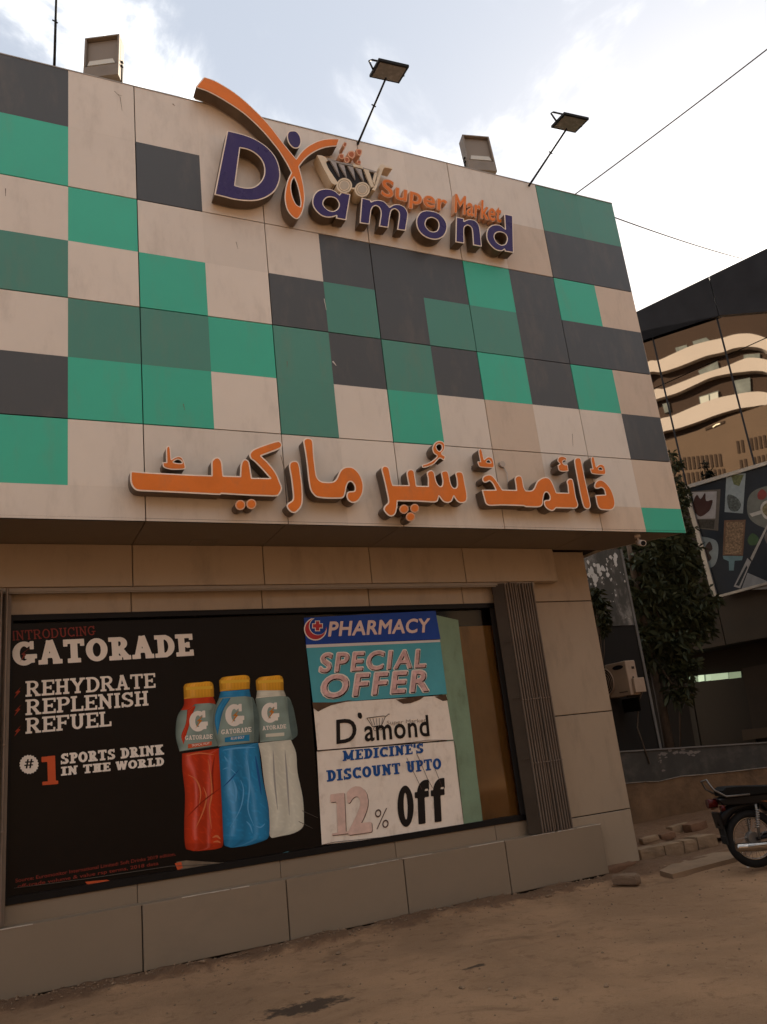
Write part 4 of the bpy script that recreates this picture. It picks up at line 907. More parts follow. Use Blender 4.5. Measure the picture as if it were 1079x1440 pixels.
of = banner('offer_banner', 'cyan banner reading SPECIAL OFFER under the blue pharmacy banner', [(430.5, 911.5), (618.5, 903), (628, 976), (440, 990)], PCY, dB - .001, 2)
LPK = mat('print_pink', (.60, .37, .34), .4, var=.4, scale=14)
for s_, BL, BR, TL in (('SPECIAL', (449, 946), (597, 938.5), (450, 920)), ('OFFER', (450.5, 982), (600.5, 972), (452, 951))):
    for off, dd, mt, sh in ((.062, .003, P_WHT, (0, 0)), (.026, .004, P_DEEP, (.005, -.035)), (.018, .005, LPK, (-.002, .01))):
        q = MB(); font_text(q, s_, W(*BL), W(*BR), W(*TL), fY, dB - .001 - dd, off=off, shear=.10, track=.10, shift=sh); q.build('lettering', mt, of)
# ivory boards
iv1 = banner('discount_board', 'torn ivory board with black Diamond lettering and cart under the cyan banner', [(440, 990), (627, 978), (637, 1040), (446, 1055)], PIV, dB - .002, 3)
q = MB(); sheet(q, [(438.5, 988), (470, 988), (500, 983.5), (465, 992), (452, 998), (447, 1001), (440, 996)], dB - .0035); sheet(q, [(556, 984), (590, 979), (597, 979), (590, 984), (577, 989), (566, 990)], dB - .0035); sheet(q, [(610, 980), (626, 977), (629, 985), (622, 986)], dB - .0035)
q.build('torn_patch', mat('torn_brown', (.09, .052, .03), .8, var=.3, scale=14), iv1)
q = MB(); font_text(q, 'D', W(473, 1046), W(500.5, 1042.5), W(472.5, 1013), fY, dB - .006, off=.012); q.build('lettering', P_DEEP, iv1); q = MB(); font_text(q, 'amond', W(513, 1042.5), W(603, 1035), W(511, 1012.5), fY, dB - .006, off=.016, track=.04); q.build('lettering', P_DEEP, iv1)
q = MB(); sheet(q, smooth([(503, 1002.5), (507, 1003), (508.5, 1008), (506.5, 1011), (503, 1009), (502, 1005)]), dB - .006); q.build('letter_dot', P_DEEP, iv1); q = MB()
def pline(mb, pts, w, dd):
    P = [W(*p) for p in pts]
    for a, b_ in zip(P[:-1], P[1:]):
        v = np.array(b_) - np.array(a); nn = np.array([-v[1], v[0]]) / np.linalg.norm(v) * w / 2
        mb.prism([[tuple(a + nn), tuple(b_ + nn), tuple(b_ - nn), tuple(a - nn)]], fY, dd, dd)
pline(q, [(515, 1010), (538, 1007), (542, 1007.5), (546, 1004), (547, 1005)], .006, dB - .0063); pline(q, [(515, 1010), (523, 1022), (536, 1020), (541, 1008)], .006, dB - .0066)
for k in range(5): pline(q, [(519 + 4.5 * k, 1010), (523 + 3.2 * k, 1020)], .005, dB - .0069 - k * .0002)
for cx_, cy_ in ((527, 1025), (534, 1024)): pline(q, [(cx_ + 2.8 * math.cos(a), cy_ + 2.8 * math.sin(a)) for a in np.linspace(0, 2 * math.pi, 10)], .005, dB - .0080)
q.build('cart_print', P_DEEP, iv1)
q = MB(); font_text(q, 'Super Market', W(543, 1021), W(598, 1017), W(543, 1014), fY, dB - .006); q.build('lettering', mat('print_faded', (.30, .235, .185), .5), iv1)
iv2 = banner('discount_board', 'ivory board reading MEDICINES DISCOUNT UPTO 12% off at the foot of the banner column', [(445, 1057), (637, 1042), (652, 1165), (452, 1188)], PIV, dB - .003, 5)
PB2 = prt('print_blue', (.012, .075, .26)); dI = dB - .003
for s_, BL, BR, TL in (("MEDICINE'S", (481, 1070.5), (595, 1059), (481, 1056)), ('DISCOUNT', (459, 1099.5), (563, 1088), (458, 1083.5)), ('UPTO', (571, 1087), (620, 1081.5), (570, 1071))):
    q = MB(); slab_text(q, s_, W(*BL), W(*BR), W(*TL), fY, dI - .004, W=.26, S=.14, gap=.07); q.build('lettering', PB2, iv2)
PFAD = mat('print_faded_pink', (.66, .46, .38), .5, var=.2, scale=8); SHB = mat('print_brown', (.09, .05, .04), .5)
for dx, dy, dd, mt in ((1.0, .8, .004, SHB), (0, 0, .005, PFAD)):
    q = MB(); slab_text(q, '1', W(464 + dx, 1175 + dy), W(488 + dx, 1172 + dy), W(462 + dx, 1117 + dy), fY, dI - dd, W=.30, S=.05); q.build('lettering', mt, iv2)
    q = MB(); font_text(q, '2', W(491 + dx, 1171 + dy), W(520 + dx, 1167 + dy), W(488 + dx, 1110 + dy), fY, dI - dd, off=.035); q.build('lettering', mt, iv2)
q = MB(); font_text(q, '%', W(526, 1167), W(546, 1164), W(526, 1138), fY, dI - .004, off=-.012); q.build('lettering', SHB, iv2)
q = MB(); slab_text(q, 'off', W(559, 1163), W(627, 1154), W(557, 1101), fY, dI - .004, gap=.05); q.build('lettering', P_DEEP, iv2)
q = MB()
for L in ([(446, 1057), (470, 1053.5), (540, 1048), (580, 1044), (600, 1041), (637, 1041)], [(637, 1042), (640, 1052), (643, 1085), (650, 1150)], [(452, 1188), (470, 1184), (540, 1177), (570, 1176), (600, 1170), (652, 1165)], [(571, 1066), (585, 1095), (592, 1110)], [(585, 1060), (600, 1095), (607, 1108)], [(610, 1080), (620, 1105)]): pline(q, L, .005, dI - .006); 
q.build('crack', SHB, iv2)
gsh = thing('green_film', (W(645, 1160)[0], dB, .7), 'faded pale green plastic sheet on the window right of the banners', 'sheet')
GRN = mat('film_green', (.19, .27, .175), .45, var=.15, scale=2.5, dirt=(.10, .11, .06), dirt_amt=.5, dirt_scale=(5, 5, 2), bump=.5, bscale=4)
crinkled('sheet', [(612, 865), (644, 872), (680, 1164), (640, 1168)], YPO - .008, GRN, gsh, amp=.012, seed=8)

# ================================================================ ROOF LIGHTS, CABLES, CCTV
LHS = mat('lamp_housing', (.21, .175, .14), .5, var=.15, scale=5, dirt=DUST, dirt_amt=.4, dirt_scale=(5, 5, 5))
GL2 = mat('lamp_glass', (.52, .50, .44), .12, var=.1)
for i, (xb, zb, hh, yaw, lab) in enumerate(((-.27, 8.46, .56, math.radians(-28), 'grey box floodlight on the roof edge, farther left of the two'), (4.36, 8.50, .56, math.radians(-12), 'grey box floodlight on the roof edge, right of the cart sign'))):
    t_ = thing('box_floodlight', (xb, .22, ZT), lab, 'floodlight', 'box floodlights on the roof edge')
    M = Matrix.Translation((xb, .22, 8.74)) @ Matrix.Rotation(yaw, 4, 'Z') @ Matrix.Rotation(math.radians(-6), 4, 'X')
    q = MB(); w_, h_, th = .185, .30, .10
    q.box(-w_, w_, .0, th, -h_, h_, M=M)
    for a in ((-w_, w_, -.05, -.0005, h_ - .02, h_), (-w_, w_, -.05, -.0005, -h_, -h_ + .16), (-w_, -w_ + .02, -.05, -.0005, -h_ + .161, h_ - .021), (w_ - .02, w_, -.05, -.0005, -h_ + .161, h_ - .021)): q.box(*a, M=M)
    q.build('housing', LHS, t_, bevel=.004)
    q = MB(); q.box(-w_ + .022, w_ - .022, -.008, -.002, -h_ + .17, h_ - .03, M=M); q.build('reflector', mat('reflector_dull', (.22, .18, .14), .4), t_)
    q = MB(); q.hexa([tuple(M @ Vector(p)) for p in ((-w_ + .04, -.045, -.12), (w_ - .04, -.045, -.12), (w_ - .06, -.012, -.12), (-w_ + .06, -.012, -.12), (-w_ + .06, -.045, -.055), (w_ - .065, -.045, -.055), (w_ - .075, -.012, -.055), (-w_ + .075, -.012, -.055))]); q.build('lamp_glass', GL2, t_)
    q = MB()
    for s_ in (-1, 1):
        for k in (-1, 1): q.box(s_ * w_ + (0.001 if s_ > 0 else -.02), s_ * w_ + (.02 if s_ > 0 else -.001), .01, .04, -.07 + k * .03 - .006, -.07 + k * .03 + .006, M=M)
        q.box(s_ * (w_ + .006) - .004, s_ * (w_ + .006) + .004, .04, .07, -h_ - .12, -.05, M=M)
    q.build('bracket', BLACKM, t_)
    q = MB(); q.box(xb - .2, xb + .2, .21, .26, ZT - .02, ZT + .06); q.build('foot', BLACKM, t_)
DK = mat('pole_black', (.012, .012, .012), .5)
LEDF = mat('led_face', (.26, .245, .22), .25, var=.2, scale=20)
def pole_light(x, tip, lab, lamp=True):
    t_ = thing('pole_floodlight', (x, .05, ZT), lab, 'floodlight', 'flat floodlights on slanting poles')
    a = Vector((x, .05, ZT - .05)); b_ = Vector(tip)
    q = MB(); q.tube([a, a + (b_ - a) * .6, b_], [.014, .012, .011], 8)
    mid = a + (b_ - a) * .62; q.tube([mid + Vector((-.03, 0, .01)), mid + Vector((.02, 0, -.01))], .008, 6); q.build('pole', DK, t_)
    M = Matrix.Translation(b_ + Vector((.02, -.05, .05))) @ Matrix.Rotation(math.radians(-4), 4, 'Z') @ Matrix.Rotation(math.radians(9), 4, 'X')
    q = MB(); q.box(-.175, .175, -.14, .14, -.012, .018, M=M); q.box(-.11, .11, -.08, .08, .0185, .045, M=M)
    for k in range(7): q.box(-.10 + k * .033 - .003, -.10 + k * .033 + .003, -.075, .075, .0455, .06, M=M)
    q.build('housing', DK, t_, bevel=.004)
    q = MB(); q.box(-.15, .15, -.115, .115, -.016, -.0125, M=M); q.build('led_panel', LEDF, t_)
    q = MB(); P = [M @ Vector(p) for p in ((-.18, .02, .0), (-.185, .10, .15), (-.14, .12, .19), (.12, .12, .19), (.17, .10, .15), (.18, .02, .0))]; q.tube(P, .011, 6, caps=True); q.build('bracket', DK, t_)
p2 = (2.51, -.80, 8.43); p3 = (4.90, -.84, 8.40)
pole_light(2.50, p2, 'flat black floodlight on a slanting pole above the shopping cart sign')
pole_light(4.90, p3, 'flat black floodlight on a slanting pole, nearest the right corner of the roof')
pole_light(-.757, (-.757, -.20, 9.05), 'black pole floodlight at the top left, lamp cut by the frame')
# power cables
def cable(a, b_, sag, r, lab):
    a, b_ = Vector(a), Vector(b_); P = []
    for k in range(25):
        t = k / 24; p = a.lerp(b_, t); p.z -= sag * 4 * t * (1 - t); P.append(p)
    q = MB(); q.tube(P, r, 6); o = q.build('power_cable', mat('cable_grey', (.10, .095, .09), .6), None); tag(o, lab, 'cable', 'cables over the alley'); return o
def at_depth(x, y, dd): return tuple(CAM + ray(x, y) * dd)
cable((5.62, .1, ZT), at_depth(1150, 14, 9.0), .02, .0085, 'thick cable rising from the roof corner to the upper right of the sky')
cable((5.62, .12, ZT), at_depth(1045, 364, 19.5), .06, .010, 'thin cable sagging from the roof corner to the black building')
# CCTV camera under the soffit corner
cx_, cz_ = onY(903, 768, .1)
t_ = thing('security_camera', (cx_, .12, ZB), 'small white bullet security camera under the right end of the soffit', 'camera')
q = MB(); q.tube([(cx_, .14, ZB), (cx_, .14, ZB - .03)], .035, 12); q.tube([(cx_, .14, ZB - .03), (cx_ - .01, .12, ZB - .08)], .012, 8); q.build('mount', mat('cam_white', (.55, .48, .42), .4), t_)
q = MB(); a = Vector((cx_ + .05, .2, ZB - .07)); b_ = Vector((cx_ - .05, .02, ZB - .13)); q.tube([a, b_], .036, 14); q.build('body', MATS['cam_white'], t_)
q = MB(); dr = (b_ - a).normalized(); q.tube([b_, b_ + dr * .006], .028, 14); q.build('lens', mat('lens_black', (.01, .01, .01), .1), t_)

# ================================================================ BLACK GLASS BUILDING ACROSS THE ALLEY
BD_ = np.array([-.261, .965]); BD_ = BD_ / np.linalg.norm(BD_); BN = np.array([BD_[1], -BD_[0]]); BC = 15.325   # plane BN.p = BC
def onB(x, y, c_=BC):
    p = hit(x, y, (BN[0], BN[1], 0), c_); return (float(p[:2] @ BD_), float(p[2]))
def fB(off=0.0):
    return lambda s, z, d: (float(BN[0] * (BC + d) + BD_[0] * s), float(BN[1] * (BC + d) + BD_[1] * s), z)
bpos = fB()(2.0, 0, 0)
bb = thing('glass_building', bpos, 'black clad building with mirror glass, right of the supermarket', 'building')
BLK = mat('black_cladding', (.020, .021, .024), .35, var=.2, scale=2); BRN = mat('dark_brown_clad', (.030, .023, .016), .5, var=.2, scale=1.5, dirt=(.02, .02, .018), dirt_amt=.5, dirt_scale=(1, 1, 1))
s0, s1 = -16.0, 10.5
ftl, ftr = onB(897, 440), onB(1079, 352); fbl, fbr = onB(903, 467), onB(1079, 432)
sl_t = (ftr[1] - ftl[1]) / (ftr[0] - ftl[0]); sl_b = (fbr[1] - fbl[1]) / (fbr[0] - fbl[0])
zt = lambda s: ftl[1] + sl_t * (s - ftl[0]); zb_ = lambda s: max(fbl[1] + sl_b * (s - fbl[0]), 7.5)
brk = onB(1000, 392)[0]
q = MB(); q.prism([[(s1, zb_(s1)), (s1, zt(s1)), (brk + .01, zt(brk)), (brk + .01, zb_(brk))]], fB(), .3, -.09); q.build('fascia_panel', BLK, bb)
q = MB(); q.prism([[(brk - .01, zb_(brk)), (brk - .01, zt(brk)), (s0, zt(s0)), (s0, 7.5), (onB(1079, 432)[0] - 6.5, 7.5)]], fB(), .3, -.09); q.build('fascia_panel', BLK, bb)
q = MB(); q.prism([[(s1, 0), (s1, 11.6), (s0, 11.6), (s0, 0)]], fB(), 1.2, 9.0); q.build('body', BRN, bb)
# mirror glazing
GM = bpy.data.materials.new('mirror_glass'); GM.use_nodes = True
b = GM.node_tree.nodes['Principled BSDF']; b.inputs['Base Color'].default_value = (.45, .41, .37, 1); b.inputs['Metallic'].default_value = 1.0; b.inputs['Roughness'].default_value = .015
gz = onB(965, 686)[1] - .3
mull = [(916.6, 468.7), (1008.7, 448.6)]
ms = sorted([onB(*p)[0] for p in mull], reverse=True)
edges = [s1] + ms + [ms[1] - (ms[0] - ms[1]) * k for k in (1, 2, 3, 4)] + [s0]
zh = onB(1021.6, 500.5)[1]
for i in range(len(edges) - 1):
    a, b2 = edges[i], edges[i + 1]
    for (za, zb2) in ((gz, zh), (zh, 12.0)):
        q = MB(); zc = min(zb2, 11.55); q.prism([[(a - .02, za + .012), (a - .02, min(zc, zb_(a) + .3) - .012), (b2 + .02, min(zc, zb_(b2) + .3) - .012), (b2 + .02, za + .012)]], fB(), .03, .0); q.build('glass_pane', GM, bb)
q = MB()
for e in edges[1:-1]: q.prism([[(e - .018, gz), (e - .018, 11.5), (e + .018, 11.5), (e + .018, gz)]], fB(), .04, -.012)
q.build('mullion', BLK, bb)
# panels below the billboard, down to the entrance recess
zcb = 3.08
cpx = [onB(940, 760)[0], onB(965, 800)[0], onB(1013, 870)[0]]; pe = [s1, 9.0, cpx[0], onB(1012, 870)[0], onB(1012, 870)[0] - 2.1, onB(1012, 870)[0] - 4.2, onB(1012, 870)[0] - 6.3, s0]
for i in range(len(pe) - 1):
    q = MB(); q.prism([[(pe[i] - .012, zcb), (pe[i] - .012, gz - .01), (pe[i + 1] + .012, gz - .01), (pe[i + 1] + .012, zcb)]], fB(), .3, .02); q.build('wall_panel', BRN, bb)
DRK = mat('recess_dark', (.009, .007, .005), .7, var=.2, scale=1.5)
q = MB(); q.prism([[(s1, 0), (s1, zcb + .1), (s0, zcb + .1), (s0, 0)]], fB(), 1.25, .95); q.build('recess_wall', DRK, bb)
q = MB(); q.prism([[(s1, zcb - .02), (s1, zcb + .1), (s0, zcb + .1), (s0, zcb - .02)]], fB(), .94, .05); q.build('recess_ceiling', DRK, bb)
# doorway in the recess with a lit transom over it
BC2 = BC + .93
def onB2(x, y): return onB(x, y, BC2)
def dpoly(mb, pts, d0, d1): mb.prism([[onB2(*p) for p in pts]], fB(), .93 + d0, .93 + d1)
q = MB(); dpoly(q, [(971, 958), (1046, 948), (1062, 1032), (1068, 1060), (985, 1075)], 0, -.03); door = q.build('doorway', mat('door_black', (.006, .006, .007), .3), bb)
for a, b2, col in ((970, 983, (.13, .17, .11)), (983, 991, (.42, .52, .36)), (991.5, 994, (.10, .14, .09)), (994, 1001, (.30, .38, .26)), (1001, 1025, (.26, .33, .22)), (1026, 1043, (.15, .19, .12))):
    q = MB(); ya = lambda x: 951 - (x - 970) * .095; dpoly(q, [(a, ya(a)), (b2, ya(b2)), (b2 + .8, ya(b2) + 8.5), (a + 1, ya(a) + 9)], -.031, -.05)
    mm = mat('transom_%d' % a, col, .3); bs = mm.node_tree.nodes['Principled BSDF']; bs.inputs['Emission Color'].default_value = (*col, 1); bs.inputs['Emission Strength'].default_value = .12; q.build('transom_glass', mm, bb)
q = MB(); dpoly(q, [(964, 952), (970, 951), (988, 1052), (981, 1055)], 0, -.06); q.build('door_jamb', mat('jamb_dull', (.030, .026, .02), .6), bb)
q = MB(); dpoly(q, [(1045, 940), (1085, 932), (1100, 1020), (1060, 1026)], 0, -.04); q.build('side_panel', mat('side_panel', (.018, .013, .009), .6, var=.2), bb)
q = MB(); dpoly(q, [(1046, 1026), (1085, 1022), (1086, 1036), (1048, 1041)], -.05, -.1); q.build('ledge', mat('ledge_brown', (.040, .028, .018), .7), bb)

# billboard with a metal frame, food photographed from above
BY = BC - .25
def onK(x, y): return onB(x, y, BY)
kf = lambda px, d0, d1, mb: mb.prism([[onK(*p) for p in px]], fB(), -.25 + d0, -.25 + d1)
kp = fB()(*onK(1040, 750), -.25)
kb = thing('billboard', kp, 'food billboard in a metal frame on the black glass building', 'billboard')
ext = lambda a, b_, x: (x, a[1] + (b_[1] - a[1]) * (x - a[0]) / (b_[0] - a[0]))
TLk, TRk, BRk, BLk = (965, 686), ext((965, 686), (1079, 652), 1150), ext((1010, 842), (1079, 822), 1165), (1007, 842)
q = MB(); kf([TLk, TRk, BRk, BLk], .0, -.02, q); q.build('board', mat('billboard_dark', (.012, .016, .022), .4, var=.3, scale=1.2), kb)
FR = mat('frame_metal', (.30, .28, .25), .35, metal=.5, var=.25, scale=3)
def bar(p, q2, w, mb):
    P, Q = np.array(p, float), np.array(q2, float); t = (Q - P) / np.linalg.norm(Q - P); nn = np.array([-t[1], t[0]]) * w / 2
    kf([tuple(P + nn), tuple(Q + nn), tuple(Q - nn), tuple(P - nn)], .03, -.07, mb)
for a, b2, w in ((TLk, TRk, 5), ((1009, 840), BRk, 3.5), ((966.5, 690), (1007, 838.5), 6)):
    q = MB(); bar(a, b2, w, q); q.build('frame_bar', FR, kb)
def kprint(px, d, col, nm='print', rough=.45, var=.2, sc=6, sub=0):
    q = MB(); P = smooth(px, sub=sub) if sub else px; q.prism([[onK(*p[:2]) for p in P]], fB(), -.25 - d, -.25 - d); return q.build(nm, mat('bill_%s' % nm, col, rough, var=var, scale=sc), kb)
CK = crop(800, 640, 279 / 1079)
def ck(L): return [CK(p) for p in L]
kprint(ck([(668, 198), (828, 186), (815, 412), (712, 400)]), .022, (0.084, 0.072, 0.059), 'tray')
kprint(ck([(672, 202), (808, 198), (800, 345), (700, 348)]), .024, (0.248, 0.232, 0.224), 'plate')
kprint(ck([(680, 260), (700, 215), (720, 240), (745, 205), (750, 250), (785, 245), (775, 290), (760, 310), (720, 335), (690, 310)]), .026, (0.036, 0.014, 0.011), 'chocolate', sub=3)
kprint(ck([(700, 352), (797, 352), (792, 402), (715, 395)]), .025, (0.031, 0.027, 0.021), 'nuts', var=.6, sc=20)
kprint(ck([(860, 105), (965, 100), (950, 318), (850, 310)]), .023, (0.172, 0.201, 0.205), 'blue_dish')
kprint(ck([(885, 110), (955, 108), (930, 170), (900, 160)]), .025, (0.084, 0.092, 0.039), 'herbs', var=.6, sc=20)
kprint(ck([(870, 215), (915, 230), (940, 270), (920, 305), (880, 300), (865, 255)]), .025, (0.056, 0.065, 0.061), 'shrimps', var=.8, sc=20, sub=3)
kprint(ck([(848, 355), (965, 352), (950, 548), (840, 545)]), .023, (0.098, 0.057, 0.034), 'loaf_tray', var=.3)
kprint(ck([(860, 365), (955, 362), (942, 540), (850, 538)]), .024, (0.140, 0.094, 0.057), 'loaf', var=.9, sc=22)
kprint(ck([(840, 548), (950, 550), (945, 572), (905, 575), (900, 628), (875, 628), (873, 578), (845, 565)]), .024, (0.086, 0.143, 0.156), 'blue_paddle')
kprint(ck([(705, 455), (790, 458), (815, 490), (812, 560), (790, 605), (755, 605)]), .023, (0.138, 0.163, 0.167), 'pale_board', sub=3)
kprint(ck([(745, 500), (770, 470), (785, 510), (765, 530), (780, 560), (755, 580), (740, 540)]), .025, (0.030, 0.018, 0.016), 'sauce', sub=3)
kprint(ck([(975, 460), (1000, 425), (1035, 450), (1025, 485), (990, 490)]), .025, (0.030, 0.059, 0.026), 'green_herb', sub=3)
kprint(ck([(972, 290), (985, 220), (1040, 180), (1120, 170), (1180, 230), (1190, 330), (1130, 400), (1050, 390), (990, 350)]), .022, (0.093, 0.097, 0.085), 'round_plate', sub=4)
kprint(ck([(1030, 210), (1055, 185), (1080, 210), (1065, 240), (1035, 240)]), .026, (0.140, 0.028, 0.024), 'tomato', sub=3)
kprint(ck([(1045, 290), (1070, 250), (1130, 250), (1160, 300), (1130, 350), (1070, 345)]), .026, (0.297, 0.285, 0.260), 'sauce_bowl', sub=4)
kprint(ck([(1055, 295), (1078, 262), (1125, 264), (1145, 300), (1122, 338), (1078, 332)]), .028, (0.123, 0.106, 0.057), 'salad', var=.8, sc=20, sub=4)
kprint(ck([(985, 320), (1050, 300), (1052, 320), (1000, 336)]), .027, (0.270, 0.262, 0.237), 'bowl_handle')
kprint(ck([(900, 715), (975, 560), (995, 580), (935, 725)]), .026, (0.191, 0.187, 0.183), 'knife_outline'); kprint(ck([(912, 708), (970, 600), (975, 612), (930, 712)]), .028, (0.012, 0.017, 0.021), 'knife_blade')
kprint(ck([(975, 640), (1079, 685), (1160, 700), (1160, 725), (940, 735)]), .024, (0.144, 0.149, 0.153), 'napkin'); kprint(ck([(990, 560), (1085, 370), (1092, 378), (1000, 575)]), .027, (0.216, 0.208, 0.192), 'knife_spine')
kprint(ck([(1070, 430), (1120, 400), (1160, 440), (1130, 490), (1080, 480)]), .025, (0.085, 0.077, 0.069), 'small_dish', sub=3)

# ================================================================ CURVED APARTMENT TOWER (behind the shop; seen mirrored in the glass)
nB3 = np.array([BN[0], BN[1], 0])
def mirror(p): p = np.array(p, float); return tuple(p - 2 * (p @ nB3 - BC) * nB3)
CT = crop(880, 340, 199 / 843)
TD = 40.0
tw_n = np.array([math.sin(math.radians(49)), math.cos(math.radians(49)), 0]); TC = tw_n @ (CAM + TD * np.array([math.sin(math.radians(49)), math.cos(math.radians(49)), 0]))
tw_t = np.array([math.cos(math.radians(49)), -math.sin(math.radians(49)), 0])
def onT(x, y, off=0): p = hit(x, y, tw_n, TC + off); return (float(p @ tw_t), float(p[2]))
def fT(s, z, d): return mirror(tw_t * s + tw_n * (TC + d) + np.array([0, 0, z]))
tb = fT(onT(1000, 560)[0], 0, 4)
tower = thing('apartment_tower', tb, 'brown tower with curved cream balcony bands, seen mirrored in the black glass building', 'building')
TWB = mat('tower_brown', (.028, .017, .011), .8, var=.2, scale=.3); TWL = mat('tower_light_brown', (.072, .049, .032), .8, var=.12, scale=.4); TCR = mat('tower_cream', (.29, .255, .22), .7, var=.06, scale=.4)
sL, sR = onT(820, 560)[0], onT(1250, 560)[0]; ztop = onT(1000, 425)[1]
q = MB(); q.prism([[(sL, 0), (sR, 0), (sR, ztop + 9), (sL, ztop + 9)]], fT, 1.6, 12); q.build('core', TWB, tower)
def crv(L): P = [CT(p) for p in L]; return P
def band_(upper, lower):
    U = [onT(*p[:2]) for p in smooth(upper, closed=False, sub=5)]; Lw = [onT(*p[:2]) for p in smooth(lower, closed=False, sub=5)]
    q = MB(); q.prism([U + Lw[::-1]], fT, 1.59, 1.2); q.build('balcony_band', TCR, tower)
extR = [(900, 560), (1000, 640)]
band_(crv([(60, 700), (125, 655), (180, 650), (270, 610), (370, 565), (470, 535), (560, 515), (640, 492), (700, 485), (760, 488), (843, 515), (950, 580)]), crv([(60, 775), (130, 722), (195, 722), (300, 690), (400, 650), (480, 620), (570, 600), (640, 575), (720, 565), (790, 570), (843, 590), (950, 660)]))
band_(crv([(60, 880), (165, 825), (210, 825), (340, 775), (440, 735), (600, 682), (680, 648), (740, 632), (843, 645), (950, 700)]), crv([(60, 930), (175, 885), (290, 850), (400, 800), (500, 755), (610, 730), (700, 718), (780, 712), (843, 722), (950, 780)]))
band_(crv([(60, 1050), (205, 1003), (260, 990), (400, 930), (520, 885), (640, 858), (760, 840), (843, 845), (950, 880)]), crv([(60, 1130), (220, 1082), (300, 1065), (420, 1025), (540, 980), (660, 945), (760, 930), (843, 922), (950, 960)]))
def tq(L, name, mt, d0, d1):
    q = MB(); q.prism([[onT(*CT(p)) for p in L]], fT, d0, d1); return q.build(name, mt, tower)
WGL = mat('tower_window', (.10, .11, .10), .15, var=.4, scale=2); WLT = mat('tower_window_light', (.30, .31, .27), .3)
for L in ([(425, 860), (545, 820), (548, 870), (435, 915)], [(385, 520), (470, 495), (500, 520), (400, 560)], [(280, 560), (350, 540), (360, 575), (290, 600)], [(420, 700), (540, 640), (550, 690), (440, 740)], [(700, 600), (800, 590), (800, 640), (700, 645)], [(200, 905), (240, 895), (250, 950), (215, 960)], [(640, 760), (740, 740), (745, 830), (650, 850)]):
    w_ = tq(L, 'window', WGL, 1.62, 1.50)
tq([(430, 865), (485, 848), (487, 895), (438, 912)], 'window', WLT, 1.50, 1.45); tq([(492, 846), (542, 830), (545, 868), (495, 885)], 'window', WLT, 1.50, 1.45)
# lower floors: lighter wall with rows of slots
low = [onT(*CT(p)) for p in [(60, 1200), (240, 1150), (420, 1090), (600, 1010), (843, 930), (1000, 900)]]
q = MB(); q.prism([low + [(low[-1][0], 0), (low[0][0], 0)]], fT, 1.58, .9); q.build('lower_wall', TWL, tower)
SLT = mat('slot_dark', (.028, .018, .012), .9)
rows = [(250, 1262, 13, 27, 75, -.10), (655, 1155, 12, 27, 72, -.22), (300, 1355, 13, 27, 70, -.12), (675, 1270, 12, 27, 70, -.22), (60, 1310, 7, 27, 72, -.1)]
for x_, y_, n_, st, hh, sl in rows:
    for k in range(n_):
        if x_ == 250 and k > 11: continue
        if x_ in (655, 675) and k == 2: continue
        if x_ in (300,) and k > 10: continue
        xx = x_ + k * st; yy = y_ + k * st * sl; tq([(xx, yy), (xx + 14, yy + 14 * sl), (xx + 24, yy + hh), (xx + 10, yy + hh)], 'slot', SLT, .9, .86)
tq([(468, 1075), (585, 1030), (585, 1045), (470, 1090)], 'lamp_recess', SLT, .9, .86)
tq([(512, 1068), (535, 1052), (560, 1046), (558, 1052), (535, 1060), (516, 1074)], 'arched_mark', mat('mark_pale', (.7, .66, .5), .5), .9, .84)

# ================================================================ WALLS AND YARD RIGHT OF THE SHOP
YL = 4.0
def LY(x, y, Y=YL): return onY(x, y, Y)
GRB = mat('board_grey', (.058, .056, .050), .6, var=.15, scale=2, dirt=(.50, .47, .44), dirt_amt=.55, dirt_scale=(3.2, 3.2, 1.7))
pw = thing('grey_wall', (8.4, YL, 0), 'tall dark grey wall end with flaking paint beside the shop corner', 'wall')
xr = LY(900, 900)[0] + .0; xr = LY(900.5, 912)[0]
zj = LY(870, 880)[1]; ztp = LY(873, 773)[1]
q = MB(); q.box(6.6, xr, YL, YL + 4.5, -.2, zj - .01); q.build('lower_panel', mat('wall_dark_grey', (.014, .0125, .011), .8, var=.2, scale=2), pw)
q = MB(); q.box(6.6, xr, YL - .012, YL + 4.5, zj, ztp); q.build('upper_panel', GRB, pw)
q = MB(); q.box(xr - .035, xr + .012, YL - .03, YL - .0125, -.1, ztp); q.build('edge_strip', mat('edge_grey', (.12, .115, .11), .6, var=.2), pw)
# flakes of bare plaster on the board
FLK = mat('flake_white', (.46, .45, .43), .8, var=.15)
q = MB(); random.seed(11)
for k in range(85):
    if k < 55: px_, py_ = random.gauss(835, 9), random.gauss(806, 7)
    else: px_, py_ = random.uniform(845, 890), random.uniform(785, 870)
    if k % 9 == 0: px_, py_ = random.gauss(862, 5), random.gauss(785, 5)
    a, z = LY(px_, py_, YL - .012)
    if a > xr - .03 or z > ztp - .02 or z < zj + .02: continue
    r = random.uniform(.01, .05) if k < 55 else random.uniform(.004, .02); L = [(a + r * random.uniform(.5, 1.2) * math.cos(t), z + 1.4 * r * random.uniform(.5, 1.2) * math.sin(t)) for t in np.linspace(0, 2 * math.pi, 8, endpoint=False)]
    q.prism([L], fY, YL - .0125, YL - .014 - k * .00005)
q.build('paint_flakes', FLK, pw)['kind'] = 'stuff'
